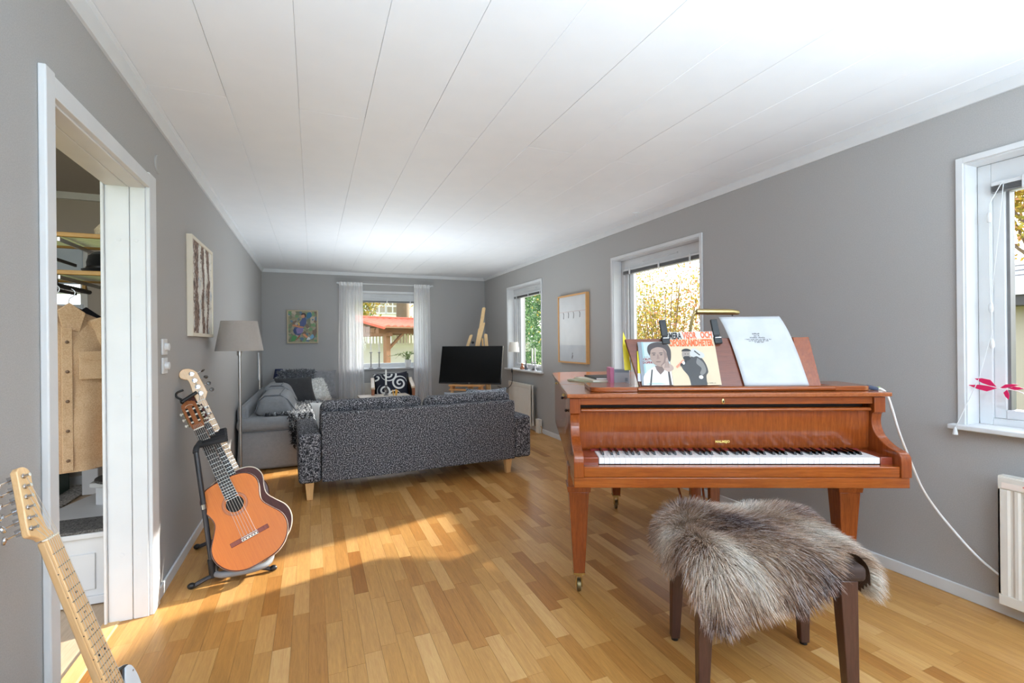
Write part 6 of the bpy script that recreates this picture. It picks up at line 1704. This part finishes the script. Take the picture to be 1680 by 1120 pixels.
radm = plain('radiator_enamel', rgb(222, 218, 210), 0.4)
def radiator(label, y0, y1, valve, sticker=False):
    r_ = thing('radiator', label, 'radiator', (XR - 0.03, (y0 + y1) / 2, 0))
    L = y1 - y0
    obj('back_panel', MB().box(-0.03, -0.022, -L / 2, L / 2, 0.09, 0.63), radm, r_)
    n = int(L / 0.035)
    poly = []
    for k in range(n):
        a = -L / 2 + 0.02 + (L - 0.04) * k / n; w = (L - 0.04) / n
        poly += [(-0.066, a), (-0.061, a + w * 0.25), (-0.061, a + w * 0.45), (-0.066, a + w * 0.7)]
    poly = [(-0.066, -L / 2)] + poly + [(-0.066, L / 2), (-0.054, L / 2), (-0.054, -L / 2)]
    obj('front_panel', MB().prism(poly, 0.125, 0.585, 'z'), radm, r_, smooth=20)
    obj('top_band', MB().box(-0.0665, -0.054, -L / 2, L / 2, 0.585, 0.638), radm, r_, bevel=0.003)
    obj('bottom_band', MB().box(-0.0665, -0.054, -L / 2, L / 2, 0.078, 0.125), radm, r_, bevel=0.003)
    for y in (-L / 2, L / 2 - 0.006):
        obj('side_panel', MB().box(-0.066, -0.02, y, y + 0.006, 0.08, 0.637), radm, r_)
    obj('top_grille', MB().box(-0.064, -0.02, -L / 2, L / 2, 0.636, 0.642), radm, r_)
    obj('bracket', MB().box(-0.03, 0.02, -L * 0.35, -L * 0.35 + 0.03, 0.15, 0.6).box(-0.03, 0.02, L * 0.35, L * 0.35 + 0.03, 0.15, 0.6), radm, r_)
    yv = L / 2 + 0.03 if valve > 0 else -L / 2 - 0.03
    obj('valve', MB().tube([(-0.04, yv - valve * .03, 0.60), (-0.04, yv, 0.60)], 0.010, 8).lathe([(0.018, 0.585), (0.02, 0.60), (0.016, 0.65)], 12, c=(-0.04, yv, 0)), M['white'], r_)
    obj('pipe', MB().tube([(-0.04, yv, 0.59), (-0.04, yv, 0.0)], 0.008, 8), M['white'], r_)
    if sticker:
        s2 = obj('sticker', MB().box(-0.0675, -0.066, 0.15, L / 2 - 0.012, 0.592, 0.615), plain('sticker_pink_white', rgb(238, 226, 218), 0.5), r_)
        for k, tx in enumerate(((4, 6, 2, 4, 9), (3, 2, 8, 5, 5))):
            me = print_marks(tx, 0.0095, plain('sticker_red', rgb(206, 74, 60), 0.5), 20 + k)
            q = link('sticker_lettering', me, s2)
            q.matrix_local = frame_matrix((-0.0680, L / 2 - 0.14, 0.6085 - k * 0.010), (0, -1, 0), (0, 0, 1), (-1, 0, 0))
    return r_
radiator('white panel radiator under the far right window, beyond the tweed sofa', 5.955, 6.765, 1)
radiator('white panel radiator with a red-lettered sticker under the window nearest the camera', 0.05, 1.105, -1, True)
rl = thing('radiator', 'pale radiator behind the sheer curtain under the far window', 'radiator', (0.86, YF - 0.03, 0))
obj('front_panel', MB().box(-0.32, 0.32, -0.045, -0.015, 0.10, 0.60), radm, rl, bevel=0.004)
for k in range(17):
    obj('flute', MB().box(-0.30 + k * 0.036, -0.285 + k * 0.036, -0.049, -0.044, 0.13, 0.57), radm, rl, bevel=0.002)
obj('bracket', MB().box(-0.05, 0.05, -0.02, 0.03, 0.2, 0.5), radm, rl)
bx = thing('cable_box', 'small white box with a cable loop on the skirting beyond the radiator', 'box', (XR - 0.012, 5.84, 0))
obj('housing', MB().box(-0.05, 0.0, -0.05, 0.05, 0.0, 0.19), radm, bx, bevel=0.006)
obj('cable', MB().tube(smooth_poly([(-0.02, -0.05, 0.10), (-0.02, -0.085, 0.08), (-0.02, -0.075, 0.03), (-0.02, -0.10, 0.008)], 5), 0.005, 6), plain('ochre_cable', rgb(190, 150, 100), 0.6), bx)

# ------------------------------------------------------------------ sill of the far right window
sx = XR - 0.005
lm = thing('table_lamp', 'small white table lamp on the sill of the far right window', 'lamp', (XR + 0.01, 6.80, SZ))
obj('base', MB().lathe([(0.045, 0), (0.045, 0.008), (0.01, 0.015)], 20), M['white'], lm)
obj('stem', MB().tube([(0, 0, 0.01), (0, 0, 0.27)], 0.005, 8), M['steel'], lm)
shade_obj(0.085, 0.066, 0.255, 0.405, plain('white_lamp_shade', rgb(234, 228, 218), 0.8), lm)
candlestick('clear candlestick with a white candle, the left one on the far right window sill', (XR + 0.015, 6.14, SZ), 0.12, 0.20, 'clear candlesticks', M['chrome'])
candlestick('clear candlestick with a white candle, the right one on the far right window sill', (XR + 0.015, 6.05, SZ), 0.12, 0.205, 'clear candlesticks', M['chrome'])
fg = thing('copper_figurine', 'small copper figure on the far right window sill', 'figurine', (XR + 0.0, 6.46, SZ))
cop = plain('copper', rgb(186, 124, 92), 0.35, 0.7)
obj('body', MB().lathe([(0.03, 0), (0.034, 0.02), (0.022, 0.05), (0.012, 0.062)], 14), cop, fg)
obj('head', MB().ball((0, 0, 0.078), 0.018), cop, fg)
obj('arm', MB().ball((0.0, -0.03, 0.04), (0.012, 0.02, 0.012), 8, 6), cop, fg)
ff = thing('dark_figurine', 'slim dark figure beside the copper one on the far right window sill', 'figurine', (XR + 0.01, 6.34, SZ))
obj('body', MB().lathe([(0.024, 0), (0.026, 0.03), (0.016, 0.06), (0.009, 0.085)], 14), plain('grey_stone', rgb(92, 92, 98), 0.5), ff)
obj('neck', MB().tube([(0, 0, 0.08), (0.0, 0.004, 0.115), (0, 0, 0.135)], [0.008, 0.006, 0.010], 10), M['black'], ff)
bw = thing('white_bird', 'white ceramic bird behind the candlesticks on the far right window sill', 'ornament', (XR + 0.05, 6.16, SZ))
obj('body', MB().ball((0, 0, 0.05), (0.04, 0.075, 0.034), 14, 9), M['white'], bw)
obj('foot', MB().lathe([(0.02, 0), (0.012, 0.02)], 12), M['white'], bw)
obj('head', MB().ball((0, -0.07, 0.072), 0.019), M['white'], bw)
tvc = tag(obj('television_cable', MB().tube(smooth_poly([(2.80, 6.70, 0.80), (2.79, 6.66, 0.72), (2.74, 6.60, 0.60), (2.62, 6.56, 0.545), (2.50, 6.54, 0.60)], 6), 0.005, 6), M['black']), 'black cable hanging from the far right window sill to the television', 'cable loop')
obj('connector', MB().tube([(2.81, 6.72, 0.835), (2.80, 6.70, 0.78)], [0.008, 0.014], 8), M['black'], tvc)

# cords of the near blind and the crimson leaf sprig
for o_ in (bl1,):
    pass
def W1(x, y, z): return (x - 0.605, y, z - BZ)      # from wall-window frame: x measured from the far jamb
loc_x = lambda yw: -(yw - (WIN_Y[0] + WW / 2))
cordm = M['white']
yj = WIN_Y[0] + WW - 0.075
c1 = obj('cord', MB().tube([(loc_x(yj - .04), 0.066, 0.03), (loc_x(yj + 0.004), 0.062, -0.06), (loc_x(yj + 0.004), 0.060, -0.40), (loc_x(yj - .002), 0.060, -0.66)], 0.0022, 6).tube([(loc_x(yj - .045), 0.066, 0.02), (loc_x(yj - 0.004), 0.060, -0.48)], 0.0018, 6).tube([(loc_x(yj - .002), 0.060, -0.66), (loc_x(yj + 0.03), 0.02, -0.88), (loc_x(yj + 0.082), -0.060, -1.105)], 0.0018, 6), cordm, bl1)
for (dy, yy, z0) in ((0.004, 0.060, -0.10), (0.0, 0.060, -0.52), (-0.002, 0.060, -0.69)):
    obj('tassel', MB().lathe([(0.004, 0.0), (0.009, -0.012), (0.010, -0.035), (0.006, -0.045)], 10), cordm, c1, loc=(loc_x(yj + dy), yy, z0))
obj('tassel', MB().lathe([(0.003, 0.0), (0.007, -0.010), (0.011, -0.032), (0.011, -0.036)], 10), cordm, c1, loc=(loc_x(yj + 0.084), -0.062, -1.105))
vs_ = thing('crimson_sprig', 'white vase holding a drooping sprig of crimson leaves on the nearest sill', 'sprig', (XR + 0.04, 0.86, SZ))
obj('vase', MB().lathe([(0.030, 0), (0.042, 0.03), (0.040, 0.07), (0.018, 0.13), (0.022, 0.15), (0.018, 0.15)], 18), M['white'], vs_)
stem = smooth_poly([(0, 0, 0.12), (0.0, 0.01, 0.24), (-0.005, 0.06, 0.285), (-0.01, 0.12, 0.20), (-0.012, 0.17, 0.155), (-0.015, 0.23, 0.175), (-0.02, 0.285, 0.182)], 6)
obj('stem', MB().tube(stem, 0.0028, 6), plain('pale_stem', rgb(236, 226, 226), 0.6), vs_)
crim = plain('crimson_leaf', rgb(214, 26, 92), 0.5)
def leaf_blade(p, d, up, L, w):
    p, d, up = Vector(p), Vector(d).normalized(), Vector(up).normalized()
    q = [p, p + d * L * .35 + up * w, p + d * L * .7 + up * w * .7, p + d * L, p + d * L * .6 - up * w * .35, p + d * L * .3 - up * w * .3]
    n = d.cross(up) * 0.0012
    vs2 = [v - n for v in q] + [v + n for v in q]
    return obj('leaf', MB().add(vs2, [tuple(range(6)), tuple(range(6, 12))[::-1]] + [(i, (i + 1) % 6, 6 + (i + 1) % 6, 6 + i) for i in range(6)]), crim, vs_, smooth=0)
tip = Vector((-0.02, 0.285, 0.182))
leaf_blade((-0.02, 0.292, 0.186), (0.0, 1, 0.42), (0, -0.3, 1), 0.085, 0.020)
leaf_blade((-0.02, 0.290, 0.180), (-.1, 1, 0.08), (0, 0, -1), 0.100, 0.020)
leaf_blade((-0.02, 0.283, 0.180), (0, -.75, 0.25), (0, .2, 1), 0.070, 0.012)
leaf_blade((-0.016, 0.258, 0.176), (0, -0.1, -1), (0, 1, 0.1), 0.045, 0.014)
leaf_blade((-0.016, 0.255, 0.178), (0, -.9, 0.12), (0, 0, 1), 0.055, 0.012)
leaf_blade((-0.012, 0.17, 0.158), (0, .55, 1), (0, -1, .3), 0.070, 0.024)
leaf_blade((-0.012, 0.165, 0.155), (0, -.35, 1), (0, -1, -.2), 0.062, 0.022)
leaf_blade((-0.012, 0.175, 0.155), (0, -1, -.25), (0, .1, -1), 0.06, 0.014)
leaf_blade((-0.010, 0.14, 0.18), (0, -.6, 1), (0, -1, -.2), 0.07, 0.024)

# ------------------------------------------------------------------ things in the hall
# winding stair: two treads with carpet pieces
sw = thing('staircase', 'foot of a white winding staircase with a panelled riser in the hall', 'stairs')
obj('riser', MB().box(-1.55, XL - LT - 0.03, 2.905, 2.935, 0.005, 0.325), M['white'], sw)
for x0, x1, z0, z1 in ((-1.50, -0.98, 0.075, 0.25),):
    obj('riser_panel', MB().box(x0, x1, 2.897, 2.906, z0, z1), M['white'], sw, bevel=0.003)
obj('riser_rail', MB().box(-1.55, XL - LT - 0.03, 2.895, 2.906, 0.005, 0.045), M['white'], sw, bevel=0.003)
obj('riser_stile', MB().box(XL - LT - 0.075, XL - LT - 0.03, 2.893, 2.906, 0.005, 0.325), M['white'], sw, bevel=0.003)
obj('tread', MB().prism([(-1.50, 2.885), (XL - LT - 0.015, 2.885), (XL - LT - 0.015, 3.90), (-1.17, 3.90), (-1.33, 3.30)], 0.325, 0.352, 'z'), M['white'], sw, bevel=0.005)
obj('tread', MB().prism([(-1.16, 3.36), (XL - LT - 0.015, 3.24), (XL - LT - 0.015, 3.94), (-1.16, 3.94)], 0.455, 0.482, 'z'), M['white'], sw, bevel=0.005)
obj('riser', MB().prism([(-1.14, 3.39), (XL - LT - 0.015, 3.27), (XL - LT - 0.015, 3.30), (-1.14, 3.42)], 0.352, 0.455, 'z'), M['white'], sw)
def carpet_mat():
    t = NT('grey_stair_carpet'); n = t.noise(t.coord(), 130, 3, 0.7)
    return t.bsdf(Base_Color=t.ramp(n, [(0.35, rgb(58, 57, 56)), (0.65, rgb(128, 126, 122))]), Roughness=1.0, Normal=t.bump(n, 0.8, 0.004))
cm_ = carpet_mat()
cp1 = thing('stair_carpet', 'dark grey half-round carpet piece on the lowest white stair tread', 'carpet', (0, 0, 0))
obj('pile', MB().prism(smooth_poly([(-0.87, 2.905), (-1.10, 2.885), (-1.27, 2.93), (-1.36, 3.03), (-1.28, 3.10), (-1.10, 3.11), (-0.87, 3.10)], 5), 0.352, 0.366, 'z'), cm_, cp1, bevel=0.004)
cp2 = thing('stair_carpet', 'dark grey half-round carpet piece on the second white stair tread', 'carpet', (0, 0, 0))
obj('pile', MB().prism(smooth_poly([(-0.87, 3.28), (-1.05, 3.285), (-1.135, 3.36), (-1.15, 3.46), (-1.10, 3.54), (-0.87, 3.58)], 5), 0.482, 0.497, 'z'), cm_, cp2, bevel=0.004)
np_ = thing('newel_post', 'square white wooden post on the hall floor behind the jackets', 'post', (-1.735, 5.10, 0))
obj('shaft', MB().box(-0.055, 0.055, -0.055, 0.055, 0, 0.95), M['white'], np_, bevel=0.006)
obj('cap', MB().box(-0.065, 0.065, -0.065, 0.065, 0.95, 0.98), M['white'], np_, bevel=0.008)
rg = tag(obj('hall_rug', MB().box(-2.70, -1.80, 4.65, 5.40, 0.0, 0.014), fabric('speckled_rug', rgb(96, 92, 88), rgb(196, 192, 186), 60, lo=0.4, hi=0.6), bevel=0.005), 'speckled grey rug under the green crate in the hall', 'rug')
cr_ = thing('green_crate', 'dark green plastic bottle crate on the hall rug', 'crate', (-2.15, 5.12, 0.014))
grn = plain('dark_green_plastic', rgb(26, 62, 44), 0.4)
for x0, x1, y0, y1 in ((-0.20, 0.20, -0.15, -0.135), (-0.20, 0.20, 0.135, 0.15), (-0.20, -0.185, -0.135, 0.135), (0.185, 0.20, -0.135, 0.135)):
    obj('side', MB().box(x0, x1, y0, y1, 0, 0.29), grn, cr_, bevel=0.004)
obj('floor_panel', MB().box(-0.19, 0.19, -0.14, 0.14, 0.004, 0.016), grn, cr_)
obj('rim', MB().box(-0.208, 0.208, -0.158, -0.150, 0.262, 0.292), grn, cr_, bevel=0.003)
obj('rim', MB().box(-0.208, 0.208, -0.156, -0.150, 0.0, 0.03), grn, cr_, bevel=0.003)
for x in (-0.205, 0.19):
    obj('corner_post', MB().box(x, x + 0.02, -0.160, -0.148, 0.0, 0.29), grn, cr_, bevel=0.003)
em_ = obj('stripe', MB().prism([(0.02, 0.20), (0.05, 0.20), (0.085, 0.245), (0.055, 0.245)], -0.152, -0.1505, 'y'), plain('yellow_stripe', rgb(222, 206, 60), 0.5), cr_)
for k in range(4):
    obj('stripe', MB().prism([(-0.14 + k * 0.036, 0.20), (-0.130 + k * 0.036, 0.20), (-0.095 + k * 0.036, 0.245), (-0.105 + k * 0.036, 0.245)], -0.152, -0.1505, 'y'), plain('pale_stripe', rgb(186, 150, 140), 0.5), cr_)

# hat rack: two tiers
hr = thing('hat_rack', 'two-tier hat rack with wooden edges and metal rods above the hall coats', 'rack', (0, 0, 0))
pine = wood('yellow_pine', rgb(176, 130, 66), rgb(206, 164, 94), 'x', 2, 0.5)
dkm = plain('dark_metal', rgb(46, 42, 40), 0.4, 0.5)
for z in (1.785, 1.600):
    obj('front_edge', MB().box(-1.60, -0.87, 2.985, 3.005, z, z + 0.022), pine, hr, bevel=0.003)
    obj('rear_edge', MB().box(-1.60, -0.87, 3.30, 3.32, z - 0.006, z + 0.016), pine, hr, bevel=0.003)
    for k in range(9):
        y = 3.03 + k * 0.031
        obj('rod', MB().tube([(-1.60, y, z + 0.006), (-0.87, y, z + 0.006)], 0.004, 6), M['steel'], hr)
    for x in (-1.42, -1.14, -0.95):
        obj('bracket', MB().box(x - 0.005, x + 0.005, 2.99, 3.95, z - 0.022, z - 0.004), M['steel'] if x > -1.2 and x < -1 else dkm, hr)
obj('hanging_rail', MB().tube([(-1.155, 2.66, 1.548), (-1.150, 3.36, 1.548)], 0.012, 10), dkm, hr)
obj('rail_hook', MB().box(-1.160, -1.146, 2.98, 3.0, 1.55, 1.60), dkm, hr)
obj('rail_hook', MB().box(-1.160, -1.146, 3.30, 3.32, 1.55, 1.60), pine, hr)
hat = thing('bowler_hat', 'black felt bowler hat on the lower tier of the hat rack', 'hat', (-0.99, 3.15, 1.622))
felt = fabric('black_felt', rgb(16, 16, 17), rgb(26, 26, 28), 400)
obj('crown', MB().lathe([(0.085, 0.0), (0.092, 0.02), (0.094, 0.06), (0.085, 0.095), (0.06, 0.115), (0.03, 0.122), (0.001, 0.124)], 28, M=Matrix.Diagonal((1.0, 1.15, 1, 1))), felt, hat)
obj('brim', MB().lathe([(0.085, 0.004), (0.125, 0.012), (0.132, 0.020), (0.122, 0.006), (0.086, 0.0)], 28, M=Matrix.Diagonal((0.85, 1.1, 1, 1))), felt, hat)
obj('ribbon', MB().lathe([(0.0955, 0.012), (0.0965, 0.034), (0.0955, 0.036)], 28, M=Matrix.Diagonal((1.0, 1.15, 1, 1))), plain('hat_ribbon', rgb(10, 10, 11), 0.4), hat)
wb = thing('straw_hat', 'pale straw hat on the upper tier of the hat rack', 'hat', (-0.97, 3.16, 1.808))
obj('crown', MB().lathe([(0.08, 0), (0.085, 0.05), (0.06, 0.085), (0.001, 0.09)], 20), fabric('straw', rgb(196, 180, 150), rgb(226, 212, 184), 120), wb)

# jackets on hangers
def torso_cloth(w_top, w_mid, w_hem, length, depth, amp, seed, slope=0.085):
    r_ = random.Random(seed); ph = [r_.uniform(0, 6.28) for _ in range(5)]
    def fn(u, v):
        a = u * 2 * PI
        s_ = v
        w = w_top + (w_mid - w_top) * min(1, s_ / 0.2) if s_ < 0.2 else w_mid + (w_hem - w_mid) * (s_ - .2) / .8
        cx, sy = math.cos(a), math.sin(a)
        px_ = math.copysign(abs(cx) ** 0.75, cx) * w / 2
        d = depth * (0.35 + 0.65 * min(1, s_ / 0.25))
        py_ = math.copysign(abs(sy) ** 0.9, sy) * d / 2 + amp * s_ * math.sin(px_ * 38 + ph[0]) + amp * .6 * math.sin(s_ * 13 + px_ * 14 + ph[1])
        z = -s_ * length - slope * (abs(px_) / (w_top / 2 + 1e-6)) ** 1.3 * max(0, 1 - s_ * 3) * 0.9
        return (px_, py_, z)
    return fn
def jacket(label, loc, rz, mat, L, wide, seed, pale):
    j = thing('jacket', label, 'jacket', loc, rz)
    fn = torso_cloth(wide * 0.86, wide, wide * 0.98, L, 0.14, 0.010, seed)
    obj('body', MB().grid(fn, 64, 28), mat, j, recalc=False, smooth=80, solid=0.003)
    for s_ in (-1, 1):
        p = [Vector((s_ * wide * 0.40, 0, -0.06)), Vector((s_ * wide * 0.49, -0.015, -0.20)), Vector((s_ * wide * 0.53, -0.04, -0.42)), Vector((s_ * wide * 0.50, -0.06, -L * 0.98 + .03))]
        q = smooth_poly([tuple(x) for x in p], 8)
        rr = [0.072 - 0.022 * k / len(q) + 0.004 * math.sin(k * 1.3) for k in range(len(q))]
        sl = obj('sleeve', MB().tube(q, rr, 16), mat, j, smooth=80)
        e = Vector(q[-1])
        obj('cuff', MB().tube([tuple(e + Vector((0, 0, 0.055))), tuple(e + Vector((0, 0, -0.012)))], [0.055, 0.054], 16), mat, sl, smooth=60)
        obj('button', MB().ball(tuple(e + Vector((0.02, -0.054, 0.02))), 0.007, 8, 5), M['dark'], sl)
    for s_ in (-1, 1):
        obj('collar', MB().prism([(0.0 * s_, -0.02), (s_ * 0.045, 0.018), (s_ * 0.105, -0.03), (s_ * 0.085, -0.125), (s_ * 0.02, -0.10)], -0.075, -0.060, 'y'), mat, j, bevel=0.004, rot=(0.15, 0, 0))
    obj('placket', MB().box(0.012, 0.052, -0.083, -0.074, -L + 0.01, -0.11), mat, j, bevel=0.003)
    for k in range(5):
        obj('button', MB().ball((0.032, -0.085, -0.18 - k * (L - 0.24) / 4), (0.008, 0.003, 0.008), 8, 5), M['dark'] if not pale else plain('brown_button', rgb(110, 84, 62), 0.4), j)
    for s_ in (-1, 1):
        pc = obj('pocket', MB().box(s_ * 0.13 - 0.055, s_ * 0.13 + 0.055, -0.086, -0.076, -0.36, -0.24), mat, j, bevel=0.003)
        obj('pocket_flap', MB().prism([(s_ * 0.13 - 0.058, -0.225), (s_ * 0.13 + 0.058, -0.225), (s_ * 0.13 + 0.058, -0.255), (s_ * 0.13, -0.272), (s_ * 0.13 - 0.058, -0.255)], -0.091, -0.083, 'y'), mat, pc, bevel=0.002)
    obj('hem_band', MB().grid(lambda u, v: tuple(c * k for c, k in zip(fn(u, 0.95 + 0.05 * v), (1.015, 1.05, 1.0))), 64, 2), mat, j, recalc=False, smooth=80)
    return j
def hanger(label, loc, rz, mat, w):
    h_ = thing('coat_hanger', label, 'hanger', loc, rz)
    obj('shoulders', MB().tube(smooth_poly([(-w / 2, 0, -0.085), (-w / 4, 0, -0.035), (-0.03, 0, 0.0), (0.03, 0, 0.0), (w / 4, 0, -0.035), (w / 2, 0, -0.085)], 5), 0.014, 10), mat, h_)
    obj('hook', MB().tube(smooth_poly([(0, 0, 0.0), (0, 0, 0.055), (0.018, 0.0, 0.075), (0.022, 0.0, 0.098), (0.0, 0.0, 0.115), (-0.018, 0.0, 0.105)], 5), 0.0025, 6), M['steel'], h_)
    return h_
beige = fabric('beige_corduroy', rgb(186, 152, 116), rgb(212, 182, 148), 220, 0.95, 0.6)
jx, jy = -1.14, 2.93
hanger('white wooden hanger holding the beige jacket', (jx, jy, 1.432), 0.55, M['white'], 0.40)
jk = jacket('beige button-front jacket on the white hanger in the hall', (jx, jy, 1.448), 0.55, beige, 0.80, 0.44, 4, True)
obj('label_patch', MB().box(-0.028, 0.028, 0.050, 0.054, -0.10, -0.075), M['black'], jk)
hanger('brown wooden hanger behind the beige jacket', (jx - 0.01, jy + 0.19, 1.432), 0.50, wood('brown_hanger', rgb(96, 58, 36), rgb(126, 80, 52), 'x', 2, 0.4), 0.40)
jacket('black coat hanging behind the beige jacket in the hall', (jx + 0.0, jy + 0.19, 1.440), 0.50, fabric('black_wool', rgb(20, 20, 22), rgb(38, 38, 40), 300), 0.82, 0.44, 11, False)
